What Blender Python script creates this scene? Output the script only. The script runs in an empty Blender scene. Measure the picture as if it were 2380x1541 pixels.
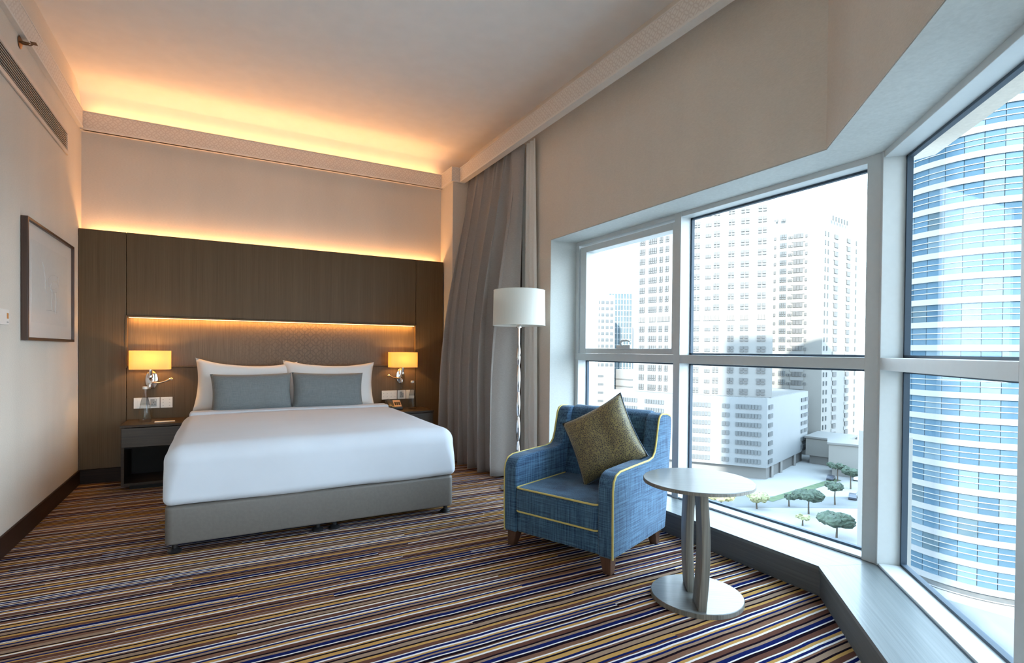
import bpy, bmesh, math, random
from mathutils import Vector, Matrix, noise
R = math.radians
random.seed(7)
sc = bpy.context.scene
COL = sc.collection

# ------------------------------------------------------------------ camera
cam = bpy.data.cameras.new('camera')
camo = bpy.data.objects.new('camera', cam)
COL.objects.link(camo)
cam.sensor_width = 36.0
cam.lens = 1224.17 / 2380.0 * 36.0
cam.shift_y = 57.77 / 2380.0
cam.clip_start = 0.02
cam.clip_end = 3000
rt, fw, up = Vector((.87607, -.48206, .00859)), Vector((.48210, .87600, -.01081)), Vector((-.00231, .01361, .99990))
m = Matrix((rt, up, -fw)).transposed().to_4x4()
m.translation = Vector((1.026, -5.448, 1.12))
camo.matrix_world = m
sc.camera = camo

# ------------------------------------------------------------------ world, sun, exposure
SKY = 2.6
world = bpy.data.worlds.new('sky')
sc.world = world
world.use_nodes = True
wn = world.node_tree
wn.nodes.clear()
_tc = wn.nodes.new('ShaderNodeTexCoord')
_sx = wn.nodes.new('ShaderNodeSeparateXYZ')
_cr = wn.nodes.new('ShaderNodeValToRGB')
_bg = wn.nodes.new('ShaderNodeBackground')
_ow = wn.nodes.new('ShaderNodeOutputWorld')
wn.links.new(_tc.outputs['Generated'], _sx.inputs[0])
wn.links.new(_sx.outputs['Z'], _cr.inputs[0])
wn.links.new(_cr.outputs[0], _bg.inputs[0])
wn.links.new(_bg.outputs[0], _ow.inputs[0])
_cr.color_ramp.elements[0].color = (.80, .93, 1.04, 1)
_cr.color_ramp.elements[1].position = .7
_cr.color_ramp.elements[1].color = (.55, .78, 1.0, 1)
_bg.inputs[1].default_value = SKY

sun = bpy.data.lights.new('sun', 'SUN')
sun.energy = 4.5
sun.color = (1.0, .95, .86)
sun.angle = R(.8)
suno = bpy.data.objects.new('sun', sun)
COL.objects.link(suno)
suno.rotation_euler = Vector((-.66, -.62, .5)).to_track_quat('Z', 'Y').to_euler()

sc.view_settings.view_transform = 'Standard'
sc.view_settings.look = 'None'
sc.view_settings.gamma = 1
sc.view_settings.use_curve_mapping = False
sc.view_settings.exposure = 2.12
sc.cycles.use_denoising = True
sc.cycles.max_bounces = 10
sc.cycles.diffuse_bounces = 6
sc.cycles.transparent_max_bounces = 24
sc.cycles.sample_clamp_indirect = 6
sc.cycles.caustics_reflective = False
sc.cycles.caustics_refractive = False

# ------------------------------------------------------------------ materials
class NT:
    def __init__(s, name):
        s.m = bpy.data.materials.new(name)
        s.m.use_nodes = True
        s.t = s.m.node_tree
        s.t.nodes.clear()
        s.out = s.t.nodes.new('ShaderNodeOutputMaterial')
    def n(s, typ, **kw):
        nd = s.t.nodes.new('ShaderNode' + typ)
        for k, v in kw.items():
            setattr(nd, k, v)
        return nd
    def l(s, a, b):
        s.t.links.new(a, b)
    def put(s, sock, v):
        if hasattr(v, 'is_output'):
            s.l(v, sock)
        else:
            sock.default_value = v
    def math(s, op, a, b=0.0, c=None):
        nd = s.n('Math', operation=op)
        s.put(nd.inputs[0], a)
        s.put(nd.inputs[1], b)
        if c is not None:
            s.put(nd.inputs[2], c)
        return nd.outputs[0]
    def coord(s, which='Object', scale=(1, 1, 1), rot=(0, 0, 0)):
        tc = s.n('TexCoord')
        mp = s.n('Mapping')
        mp.inputs['Scale'].default_value = scale
        mp.inputs['Rotation'].default_value = rot
        s.l(tc.outputs[which], mp.inputs[0])
        return mp.outputs[0]
    def noise(s, vec, scale=5., detail=2., rough=.5):
        nd = s.n('TexNoise')
        s.l(vec, nd.inputs['Vector'])
        nd.inputs['Scale'].default_value = scale
        nd.inputs['Detail'].default_value = detail
        nd.inputs['Roughness'].default_value = rough
        return nd.outputs['Fac']
    def ramp(s, fac, stops, const=False):
        nd = s.n('ValToRGB')
        cr = nd.color_ramp
        if const:
            cr.interpolation = 'CONSTANT'
        while len(cr.elements) < len(stops):
            cr.elements.new(1.0)
        for e, (p, c) in zip(cr.elements, stops):
            e.position = p
            e.color = (*c, 1) if len(c) == 3 else c
        s.l(fac, nd.inputs[0])
        return nd.outputs[0]
    def mix(s, fac, a, b, mode='MIX'):
        nd = s.n('Mix', data_type='RGBA', blend_type=mode)
        s.put(nd.inputs[0], fac)
        s.put(nd.inputs[6], a if hasattr(a, 'is_output') else (*a, 1))
        s.put(nd.inputs[7], b if hasattr(b, 'is_output') else (*b, 1))
        return nd.outputs[2]
    def bump(s, h, strength=.3, dist=.01):
        nd = s.n('Bump')
        nd.inputs['Strength'].default_value = strength
        nd.inputs['Distance'].default_value = dist
        s.l(h, nd.inputs['Height'])
        return nd.outputs[0]
    def pbr(s, col, rough=.5, metal=0., bump=None, spec=.5, sheen=0., coat=0.):
        p = s.n('BsdfPrincipled')
        s.put(p.inputs['Base Color'], col if hasattr(col, 'is_output') else (*col, 1))
        s.put(p.inputs['Roughness'], rough)
        p.inputs['Metallic'].default_value = metal
        p.inputs['Specular IOR Level'].default_value = spec
        if sheen:
            p.inputs['Sheen Weight'].default_value = sheen
        if coat:
            p.inputs['Coat Weight'].default_value = coat
            p.inputs['Coat Roughness'].default_value = .15
        if bump is not None:
            s.l(bump, p.inputs['Normal'])
        s.l(p.outputs[0], s.out.inputs[0])
        return p

def plain(name, col, rough=.5, metal=0., nscale=40, var=.06, bump=.05, **kw):
    t = NT(name)
    v = t.coord()
    n = t.noise(v, nscale, 3)
    c = t.ramp(n, [(.3, tuple(x * (1 - var) for x in col)), (.7, tuple(min(1, x * (1 + var)) for x in col))])
    t.pbr(c, rough, metal, t.bump(n, bump, .004) if bump else None, **kw)
    return t.m

def wood(name, dark, light, axis='z', rough=.45, fine=90, coat=0., spec=.5, lines=False):
    t = NT(name)
    sc_ = {'x': (2, fine, fine), 'y': (fine, 2, fine), 'z': (fine, fine, 2)}[axis]
    v = t.coord('Object', sc_)
    n = t.noise(v, 1, 3, .6)
    v2 = t.coord('Object', tuple(a * .12 for a in sc_))
    n2 = t.noise(v2, 1, 2)
    f = t.math('ADD', t.math('MULTIPLY', n, .65), t.math('MULTIPLY', n2, .35))
    c = t.ramp(f, [(.32, dark), (.68, light)])
    t.pbr(c, rough, 0, t.bump(n, .25, .002), spec=spec, coat=coat)
    return t.m

def lattice(t, vec, size, width):
    """interlaced circles and squares: a line mask (1 on the lines)"""
    sp = t.n('SeparateXYZ')
    t.l(vec, sp.inputs[0])
    masks = []
    for ox, oy, r in ((0, 0, .5), (.5, .5, .5), (0, 0, .22), (.5, .5, .22)):
        fx = t.math('SUBTRACT', t.math('FRACT', t.math('ADD', t.math('DIVIDE', sp.outputs[0], size), ox)), .5)
        fy = t.math('SUBTRACT', t.math('FRACT', t.math('ADD', t.math('DIVIDE', sp.outputs[1], size), oy)), .5)
        d = t.math('SQRT', t.math('ADD', t.math('MULTIPLY', fx, fx), t.math('MULTIPLY', fy, fy)))
        e = t.math('ABSOLUTE', t.math('SUBTRACT', d, r))
        masks.append(t.math('LESS_THAN', e, width))
    a = t.math('MAXIMUM', t.math('MAXIMUM', masks[0], masks[1]), t.math('MAXIMUM', masks[2], masks[3]))
    return a

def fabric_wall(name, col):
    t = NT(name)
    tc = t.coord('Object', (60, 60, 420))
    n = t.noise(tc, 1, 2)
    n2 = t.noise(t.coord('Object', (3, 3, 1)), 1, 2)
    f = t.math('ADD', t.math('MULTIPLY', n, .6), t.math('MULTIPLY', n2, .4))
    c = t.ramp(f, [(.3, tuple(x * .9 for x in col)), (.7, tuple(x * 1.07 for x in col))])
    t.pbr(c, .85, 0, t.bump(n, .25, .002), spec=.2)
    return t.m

M = {}
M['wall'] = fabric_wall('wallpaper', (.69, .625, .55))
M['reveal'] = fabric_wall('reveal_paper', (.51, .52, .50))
M['ceiling'] = plain('ceiling_paint', (.86, .825, .80), .9, nscale=8, var=.02, bump=.03, spec=.1)
M['white_trim'] = plain('trim_paint', (.76, .71, .66), .7, var=.02, bump=.0)
def cornice_mat():
    t = NT('cornice_relief')
    tc = t.n('TexCoord')
    ln = lattice(t, tc.outputs['UV'], .067, .045)
    c = t.mix(ln, (.76, .70, .64), (.67, .595, .535))
    t.pbr(c, .75, 0, t.bump(t.math('SUBTRACT', 1, ln), .5, .004), spec=.2)
    return t.m
M['cornice'] = cornice_mat()
M['panel_wood'] = wood('oak_panel', (.088, .054, .027), (.138, .091, .050), 'z', .45, 230, spec=.2)
M['dark_wood'] = wood('walnut_skirting', (.018, .008, .006), (.038, .018, .012), 'y', .45, spec=.2)
M['dark_wood_x'] = wood('walnut_skirting_x', (.014, .007, .005), (.03, .016, .011), 'x', .5, spec=.15)
M['night_wood'] = wood('nightstand_oak', (.034, .021, .013), (.068, .045, .029), 'x', .45, spec=.25)
def niche_mat():
    t = NT('niche_embossed_oak')
    v = t.coord('Object', (230, 230, 4))
    n = t.noise(v, 1, 3, .6)
    c = t.ramp(n, [(.32, (.095, .064, .038)), (.68, (.15, .106, .066))])
    tc = t.n('TexCoord')
    sp = t.n('SeparateXYZ')
    t.l(tc.outputs['Object'], sp.inputs[0])
    cb = t.n('CombineXYZ')
    t.l(sp.outputs[0], cb.inputs[0])
    t.l(sp.outputs[2], cb.inputs[1])
    ln = lattice(t, cb.outputs[0], .105, .03)
    # the carving fades out towards both ends of the niche
    mk = t.math('SUBTRACT', 1, t.math('MULTIPLY', t.math('ABSOLUTE', t.math('SUBTRACT', sp.outputs[0], 1.75)), 1.35))
    mk = t.n('Clamp').outputs[0] if False else t.math('MINIMUM', t.math('MAXIMUM', mk, 0), 1)
    lm = t.math('MULTIPLY', ln, mk)
    c2 = t.mix(t.math('MULTIPLY', lm, .55), c, (.05, .035, .024))
    t.pbr(c2, .45, 0, t.bump(t.math('SUBTRACT', 1, lm), .4, .003), spec=.35)
    return t.m
M['niche'] = niche_mat()
def chest_front():
    t = NT('drawer_embossed')
    v = t.coord('Object', (2, 90, 90))
    n = t.noise(v, 1, 3, .6)
    c = t.ramp(n, [(.32, (.036, .023, .014)), (.68, (.066, .046, .030))])
    tc = t.n('TexCoord')
    sp = t.n('SeparateXYZ')
    t.l(tc.outputs['Object'], sp.inputs[0])
    cb = t.n('CombineXYZ')
    t.l(sp.outputs[0], cb.inputs[0])
    t.l(sp.outputs[2], cb.inputs[1])
    ln = lattice(t, cb.outputs[0], .045, .04)
    t.pbr(t.mix(t.math('MULTIPLY', ln, .35), c, (.05, .03, .02)), .45)
    return t.m
M['drawer'] = chest_front()
M['black'] = plain('black_plastic', (.012, .012, .014), .4, var=.02, bump=0)
M['dark_inside'] = plain('dark_recess', (.008, .006, .005), .8)
M['white_fabric'] = plain('white_linen', (.55, .575, .625), .85, nscale=6, var=.015, bump=.08, sheen=.2, spec=.2)
M['pillow_white'] = plain('white_pillowcase', (.68, .665, .655), .85, nscale=7, var=.015, bump=.15, sheen=.2, spec=.2)
M['grey_leather'] = plain('grey_leatherette', (.128, .114, .102), .45, nscale=60, var=.06, bump=.12)
def weave(name, a, b, s1=(3, 3, 190), s2=(170, 170, 3), bmp=.4):
    t = NT(name)
    n1 = t.noise(t.coord('Object', s1), 1, 3, .6)
    n2 = t.noise(t.coord('Object', s2), 1, 3, .6)
    f = t.math('ADD', t.math('MULTIPLY', n1, .5), t.math('MULTIPLY', n2, .5))
    c = t.ramp(f, [(.36, a), (.52, tuple((x + y) / 2 for x, y in zip(a, b))), (.66, b)])
    t.pbr(c, .85, 0, t.bump(f, bmp, .003), sheen=.15, spec=.2)
    return t.m
M['cushion_grey'] = weave('grey_woven', (.135, .152, .158), (.195, .213, .218), (20, 20, 300), (260, 260, 20), .3)
M['chair_blue'] = weave('blue_tweed', (.003, .017, .062), (.115, .235, .36), (6, 6, 230), (210, 210, 6))
M['piping'] = plain('yellow_piping', (.62, .50, .16), .7, bump=0)
M['leg_wood'] = wood('chair_leg_walnut', (.06, .028, .016), (.13, .062, .035), 'z', .4)
def scale_mat():
    t = NT('gold_scale_brocade')
    v = t.coord('Object', (92, 140, 92), (0, 0, R(20)))
    vo = t.n('TexVoronoi', feature='DISTANCE_TO_EDGE')
    t.l(v, vo.inputs['Vector'])
    vo.inputs['Scale'].default_value = 1
    ln = t.math('LESS_THAN', vo.outputs['Distance'], .10)
    n = t.noise(v, .3, 2)
    base = t.ramp(n, [(.35, (.045, .034, .026)), (.7, (.10, .075, .048))])
    c = t.mix(ln, base, (.24, .195, .075))
    t.pbr(c, .5, 0, t.bump(ln, .3, .003), sheen=.2)
    return t.m
M['brocade'] = scale_mat()
M['chrome'] = plain('chrome', (.75, .75, .76), .08, 1., var=.0, bump=0)
M['chrome_dark'] = plain('smoked_chrome', (.30, .28, .27), .12, 1., var=.0, bump=0)
M['table_wood'] = wood('grey_limed_oak', (.095, .094, .087), (.155, .152, .142), 'x', .32, 120, coat=.25)
M['table_edge'] = wood('plywood_edge', (.10, .092, .078), (.27, .255, .225), 'z', .45, 130)
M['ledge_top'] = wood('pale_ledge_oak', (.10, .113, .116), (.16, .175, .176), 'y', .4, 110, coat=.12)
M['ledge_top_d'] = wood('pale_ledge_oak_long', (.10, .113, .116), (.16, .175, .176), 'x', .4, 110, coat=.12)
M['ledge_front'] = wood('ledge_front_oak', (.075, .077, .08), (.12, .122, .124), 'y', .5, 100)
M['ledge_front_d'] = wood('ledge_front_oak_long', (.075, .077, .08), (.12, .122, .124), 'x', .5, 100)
M['alu'] = plain('painted_aluminium', (.58, .61, .615), .4, var=.015, bump=0)
M['gasket'] = plain('rubber_gasket', (.035, .06, .09), .6, var=.02, bump=0)
M['plate'] = plain('white_switch_plastic', (.75, .72, .68), .4, var=.01, bump=0)
M['plate_grey'] = plain('grey_socket_insert', (.32, .32, .31), .4, var=.01, bump=0)
M['paper'] = plain('ivory_paper', (.74, .71, .67), .35, var=.01, bump=0, coat=.4)
M['paper_white'] = plain('white_card', (.8, .78, .74), .6, var=.01, bump=0)
M['pencil'] = plain('pencil_line', (.50, .48, .46), .8, var=.01, bump=0)
M['frame_wood'] = wood('picture_frame_wood', (.04, .018, .011), (.08, .038, .022), 'z', .35)
M['brass'] = plain('brass', (.20, .11, .06), .3, 1., var=.02, bump=0)
M['vent'] = plain('vent_paint', (.66, .57, .51), .5, var=.01, bump=0)
M['vent_dark'] = plain('vent_shadow', (.22, .18, .16), .7, var=.01, bump=0)
M['amber'] = plain('amber_screen', (.55, .22, .06), .3, var=.02, bump=0)
def curtain_mat(name, a, b, trans=0.):
    t = NT(name)
    n = t.noise(t.coord('Object', (60, 60, 500)), 1, 2)
    c = t.ramp(n, [(.3, a), (.7, b)])
    p = t.pbr(c, .7, 0, t.bump(n, .15, .001), sheen=.3, spec=.3)
    if trans:
        tr = t.n('BsdfTranslucent')
        t.l(c, tr.inputs[0])
        mx = t.n('MixShader')
        mx.inputs[0].default_value = trans
        t.l(p.outputs[0], mx.inputs[1])
        t.l(tr.outputs[0], mx.inputs[2])
        t.l(mx.outputs[0], t.out.inputs[0])
    return t.m
M['drape'] = curtain_mat('taupe_satin_drape', (.32, .285, .262), (.385, .345, .318))
M['sheer'] = curtain_mat('ivory_sheer', (.80, .78, .73), (.86, .84, .80), .1)
def shade_mat(name, col, trans):
    t = NT(name)
    n = t.noise(t.coord('Object', (300, 300, 6)), 1, 2)
    c = t.ramp(n, [(.2, tuple(x * .95 for x in col)), (.8, col)])
    d = t.n('BsdfDiffuse')
    tr = t.n('BsdfTranslucent')
    t.l(c, d.inputs[0])
    t.l(c, tr.inputs[0])
    mx = t.n('MixShader')
    mx.inputs[0].default_value = trans
    t.l(d.outputs[0], mx.inputs[1])
    t.l(tr.outputs[0], mx.inputs[2])
    t.l(mx.outputs[0], t.out.inputs[0])
    return t.m
M['shade_white'] = shade_mat('cream_lampshade', (.86, .85, .80), .35)
M['shade_amber'] = shade_mat('glowing_parchment_shade', (.86, .70, .42), .6)
def emit(name, col, s):
    t = NT(name)
    e = t.n('Emission')
    e.inputs[0].default_value = (*col, 1)
    e.inputs[1].default_value = s
    t.l(e.outputs[0], t.out.inputs[0])
    return t.m
WARM = (1.0, .47, .165)
M['led'] = emit('warm_led', WARM, 1.5)
def thin_glass(name, col, ior=1.45, rough=0.):
    t = NT(name)
    tr = t.n('BsdfTransparent')
    tr.inputs[0].default_value = (*col, 1)
    gl = t.n('BsdfGlossy')
    gl.inputs['Roughness'].default_value = rough
    fr = t.n('Fresnel')
    geo = t.n('NewGeometry')
    t.l(t.math('ADD', ior, t.math('MULTIPLY', geo.outputs['Backfacing'], 1. / ior - ior)), fr.inputs[0])
    mx = t.n('MixShader')
    t.l(fr.outputs[0], mx.inputs[0])
    t.l(tr.outputs[0], mx.inputs[1])
    t.l(gl.outputs[0], mx.inputs[2])
    t.l(mx.outputs[0], t.out.inputs[0])
    return t.m
M['pane'] = thin_glass('window_glass', (.97, .99, .99), 1.10)
M['bottle'] = thin_glass('bottle_glass', (.96, .97, .975), 1.35)
M['water'] = thin_glass('bottle_water', (.96, .975, .98), 1.15)
M['label'] = thin_glass('bottle_label', (.74, .75, .76), 1.5, .3)

def carpet():
    t = NT('striped_carpet')
    tc = t.n('TexCoord')
    sp = t.n('SeparateXYZ')
    t.l(tc.outputs['Object'], sp.inputs[0])
    X, Y = sp.outputs[0], sp.outputs[1]
    wob = t.noise(t.coord('Object', (5, 5, 5)), 1, 2)
    Y = t.math('ADD', Y, t.math('MULTIPLY', t.math('SUBTRACT', wob, .5), .012))
    g = t.math('FLOOR', t.math('DIVIDE', Y, .0333))
    w1 = t.n('TexWhiteNoise', noise_dimensions='1D')
    t.l(g, w1.inputs['W'])
    j = t.math('FLOOR', t.math('DIVIDE', t.math('ADD', X, t.math('MULTIPLY', w1.outputs['Value'], 9.0)), 1.15))
    cb = t.n('CombineXYZ')
    t.l(g, cb.inputs[0])
    t.l(j, cb.inputs[1])
    w2 = t.n('TexWhiteNoise', noise_dimensions='2D')
    t.l(cb.outputs[0], w2.inputs['Vector'])
    brk = t.math('MULTIPLY', t.math('GREATER_THAN', w2.outputs['Value'], .80), t.math('MULTIPLY', w2.outputs['Value'], 3.1))
    P = .40
    ph = t.math('FRACT', t.math('DIVIDE', t.math('ADD', Y, brk), P))
    C, G, B, T, N, D, K = (.80, .72, .67), (.49, .27, .085), (.125, .053, .037), (.31, .20, .135), (.010, .016, .085), (.012, .007, .011), (.20, .10, .064)
    seq = [(C, 1.0), (N, 1.7), (C, .8), (B, 2.8), (G, 1.6), (D, 1.2), (T, 2.6), (D, 1.1), (K, 1.2), (C, .8), (N, 1.6), (G, 2.4), (D, 1.0), (G, 1.1), (C, .9),
           (K, 2.6), (D, 1.8), (C, .8), (N, 2.4), (T, 1.5), (D, 1.2), (B, 2.6), (C, 1.0), (G, 1.8), (N, 1.2), (C, .7), (K, 2.8), (D, 1.4), (T, 1.6), (N, 1.4), (G, 1.2)]
    tot = sum(w for _, w in seq)
    stops, a = [], 0.
    for c, w in seq:
        stops.append((a / tot, c))
        a += w
    c = t.ramp(ph, stops, True)
    fib = t.noise(t.coord('Object', (1, 1, 1)), 420, 2)
    big = t.noise(t.coord('Object', (1, 1, 1)), 1.6, 2)
    c = t.mix(t.math('MULTIPLY', fib, .5), c, t.mix(.45, c, (.0, .0, .0)))
    t.pbr(c, .95, 0, t.bump(fib, .6, .004), spec=.0)
    return t.m
M['carpet'] = carpet()

# outdoors
M['facade_white'] = plain('white_render', (.128, .126, .122), .8, nscale=.3, var=.03, bump=0)
M['facade_cream'] = plain('cream_render', (.128, .124, .115), .8, nscale=.3, var=.03, bump=0)
M['facade_pale'] = plain('pale_cladding', (.118, .124, .128), .7, nscale=.3, var=.03, bump=0)
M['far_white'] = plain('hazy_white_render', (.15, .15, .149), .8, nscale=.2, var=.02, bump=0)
M['win_dark'] = plain('tower_window_glass', (.075, .074, .073), .6, nscale=.5, var=.2, bump=0, spec=.2)
M['win_blue'] = plain('blue_tower_window', (.07, .075, .078), .6, nscale=.5, var=.2, bump=0, spec=.2)
M['louver'] = plain('plant_floor_louver', (.10, .098, .094), .6, var=.03, bump=0)
M['band'] = plain('white_spandrel', (.15, .152, .154), .5, nscale=.4, var=.03, bump=0)
M['rail'] = plain('white_glazing_bar', (.18, .18, .18), .5, var=.01, bump=0)
def curtain_glass():
    t = NT('blue_curtain_glass')  # matte blues varying per pane stand in for sky reflections
    oi = t.n('ObjectInfo')
    c = t.ramp(oi.outputs['Random'], [(0., (.028, .050, .072)), (.3, (.054, .090, .122)), (.55, (.040, .068, .096)), (.8, (.09, .122, .142)), (1., (.045, .060, .066))], False)
    n = t.noise(t.coord('Object', (.4, .4, .25)), 1, 2)
    c = t.mix(t.math('MULTIPLY', n, .5), c, (.03, .08, .12))
    t.pbr(c, .7, 0, spec=.03)
    return t.m
M['cglass'] = curtain_glass()
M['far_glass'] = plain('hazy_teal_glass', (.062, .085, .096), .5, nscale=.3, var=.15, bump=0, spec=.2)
M['plaza'] = plain('pale_paving', (.19, .19, .188), .9, nscale=.05, var=.12, bump=0)
M['road'] = plain('asphalt', (.10, .105, .11), .9, nscale=.2, var=.08, bump=0)
M['lawn'] = plain('park_lawn', (.05, .075, .035), .95, nscale=.6, var=.2, bump=0)
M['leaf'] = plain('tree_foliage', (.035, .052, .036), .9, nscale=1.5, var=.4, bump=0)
M['leaf_light'] = plain('yellow_green_foliage', (.19, .19, .10), .9, nscale=1.5, var=.3, bump=0)  # yellow-green leaf colour of the paler trees
M['trunk'] = plain('tree_bark', (.05, .04, .03), .9, nscale=4, var=.2, bump=0)
M['car_white'] = plain('white_car_paint', (.5, .5, .5), .3, var=.0, bump=0)
M['car_dark'] = plain('dark_car_paint', (.04, .045, .06), .3, var=.0, bump=0)
M['car_red'] = plain('red_sign_paint', (.30, .035, .03), .4, var=.02, bump=0)

# ------------------------------------------------------------------ mesh helpers
class MB:
    def __init__(s):
        s.v, s.f, s.mi = [], [], []
        s.uv = {}
    def quad(s, pts, mi=0):
        b = len(s.v)
        s.v += [tuple(p) for p in pts]
        s.f.append(tuple(range(b, b + len(pts))))
        s.mi.append(mi)
        return s
    def box(s, x0, x1, y0, y1, z0, z1, mi=0):
        b = len(s.v)
        s.v += [(x0, y0, z0), (x1, y0, z0), (x1, y1, z0), (x0, y1, z0), (x0, y0, z1), (x1, y0, z1), (x1, y1, z1), (x0, y1, z1)]
        for q in ((0, 3, 2, 1), (4, 5, 6, 7), (0, 1, 5, 4), (1, 2, 6, 5), (2, 3, 7, 6), (3, 0, 4, 7)):
            s.f.append(tuple(b + i for i in q))
            s.mi.append(mi)
        return s
    def prism(s, poly, a0, a1, axes='xyz', mi=0):
        """poly (p,q) pairs counter-clockwise, extruded along the third axis from a0 to a1; axes: which coordinate p, q and the height go to"""
        n = len(poly)
        b = len(s.v)
        ix = ['xyz'.index(c) for c in axes]
        for a in (a0, a1):
            for p, q in poly:
                v = [0, 0, 0]
                v[ix[0]], v[ix[1]], v[ix[2]] = p, q, a
                s.v.append(tuple(v))
        s.f.append(tuple(b + i for i in reversed(range(n))))
        s.f.append(tuple(b + n + i for i in range(n)))
        s.mi += [mi, mi]
        for i in range(n):
            j = (i + 1) % n
            s.f.append((b + i, b + j, b + n + j, b + n + i))
            s.mi.append(mi)
        return s
    def lathe(s, prof, seg=24, c=(0, 0, 0), mi=0, cap=True, sx=1., sy=1.):
        b = len(s.v)
        for r, z in prof:
            for i in range(seg):
                a = 2 * math.pi * i / seg
                s.v.append((c[0] + r * math.cos(a) * sx, c[1] + r * math.sin(a) * sy, c[2] + z))
        for k in range(len(prof) - 1):
            for i in range(seg):
                j = (i + 1) % seg
                s.f.append((b + k * seg + i, b + k * seg + j, b + (k + 1) * seg + j, b + (k + 1) * seg + i))
                s.mi.append(mi)
        if cap:
            s.f.append(tuple(b + i for i in reversed(range(seg))))
            s.f.append(tuple(b + (len(prof) - 1) * seg + i for i in range(seg)))
            s.mi += [mi, mi]
        return s
    def tube(s, path, r, seg=8, closed=False, mi=0):
        path = [Vector(p) for p in path]
        n = len(path)
        b = len(s.v)
        rr = r if isinstance(r, (list, tuple)) else [r] * n
        prev = None
        for i, p in enumerate(path):
            if closed:
                d = path[(i + 1) % n] - path[i - 1]
            else:
                d = path[min(i + 1, n - 1)] - path[max(i - 1, 0)]
            d.normalize()
            ref = prev if prev is not None else (Vector((0, 0, 1)) if abs(d.z) < .9 else Vector((1, 0, 0)))
            u = (ref - d * ref.dot(d)).normalized()
            prev = u
            w = d.cross(u)
            for k in range(seg):
                a = 2 * math.pi * k / seg
                s.v.append(tuple(p + (u * math.cos(a) + w * math.sin(a)) * rr[i]))
        for i in range(n if closed else n - 1):
            j = (i + 1) % n
            for k in range(seg):
                q = (k + 1) % seg
                s.f.append((b + i * seg + k, b + i * seg + q, b + j * seg + q, b + j * seg + k))
                s.mi.append(mi)
        if not closed:
            s.f.append(tuple(b + k for k in reversed(range(seg))))
            s.f.append(tuple(b + (n - 1) * seg + k for k in range(seg)))
            s.mi += [mi, mi]
        return s
    def grid(s, fn, nu, nv, mi=0, closed_u=False):
        b = len(s.v)
        for j in range(nv + 1):
            for i in range(nu + (0 if closed_u else 1)):
                s.v.append(tuple(fn(i / nu, j / nv)))
        w = nu if closed_u else nu + 1
        for j in range(nv):
            for i in range(nu):
                i2 = (i + 1) % w
                s.f.append((b + j * w + i, b + j * w + i2, b + (j + 1) * w + i2, b + (j + 1) * w + i))
                s.mi.append(mi)
        return s
    def mesh(s, name, mats, smooth=None, bevel=0., seg=2, recalc=True):
        me = bpy.data.meshes.new(name)
        me.from_pydata(s.v, [], s.f)
        for mt in (mats if isinstance(mats, (list, tuple)) else [mats]):
            me.materials.append(M[mt] if isinstance(mt, str) else mt)
        me.polygons.foreach_set('material_index', s.mi)
        if recalc or bevel:
            bm = bmesh.new()
            bm.from_mesh(me)
            if recalc:
                bmesh.ops.recalc_face_normals(bm, faces=bm.faces)
            if bevel:
                ed = [e for e in bm.edges if len(e.link_faces) == 2 and e.calc_face_angle(0) > .5]
                bmesh.ops.bevel(bm, geom=ed, offset=bevel, segments=seg, profile=.5, affect='EDGES', clamp_overlap=True)
            bm.to_mesh(me)
            bm.free()
        if smooth is not None:
            me.polygons.foreach_set('use_smooth', [True] * len(me.polygons))
            me.set_sharp_from_angle(angle=R(smooth))
        return me
    def build(s, name, mats, parent=None, loc=(0, 0, 0), rot=(0, 0, 0), **kw):
        return link(name, s.mesh(name, mats, **kw), parent, loc, rot)

def link(name, data, parent=None, loc=(0, 0, 0), rot=(0, 0, 0)):
    o = bpy.data.objects.new(name, data)
    COL.objects.link(o)
    o.location = loc
    o.rotation_euler = rot
    if parent is not None:
        o.parent = parent
    return o
def tag(o, label=None, cat=None, group=None, kind=None):
    for k, v in (('label', label), ('category', cat), ('group', group), ('kind', kind)):
        if v:
            o[k] = v
    return o
def thing(name, loc, label, cat, rz=0., group=None):
    return tag(link(name, None, None, loc, (0, 0, rz)), label, cat, group)
def struct(o, label=None):
    return tag(o, label, None, None, 'structure')
def sroot(name, loc=(0, 0, 0), rz=0., label=None):
    return struct(link(name, None, None, loc, (0, 0, rz)), label)
def area(name, loc, rot, sx, sy, power, col=WARM, spread=180):
    l = bpy.data.lights.new(name, 'AREA')
    l.shape = 'RECTANGLE'
    l.size, l.size_y = sx, sy
    l.energy = power
    l.color = col
    l.spread = R(spread)
    o = link(name, l, None, loc, rot)
    return o

# ================================================================== THE ROOM SHELL
ZC = 3.27          # ceiling
XW = 3.44          # face of the window wall
S2 = math.sqrt(.5)
def W2(s, off, z=0.):          # bay wall: s along the wall towards the viewer, off outwards
    return (XW - S2 * s + S2 * off, -4.02 - S2 * s - S2 * off, z)
def W2p(s, off):
    return W2(s, off)[:2]
SE = 2.5           # length of the bay wall
T22 = math.tan(R(22.5))

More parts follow.
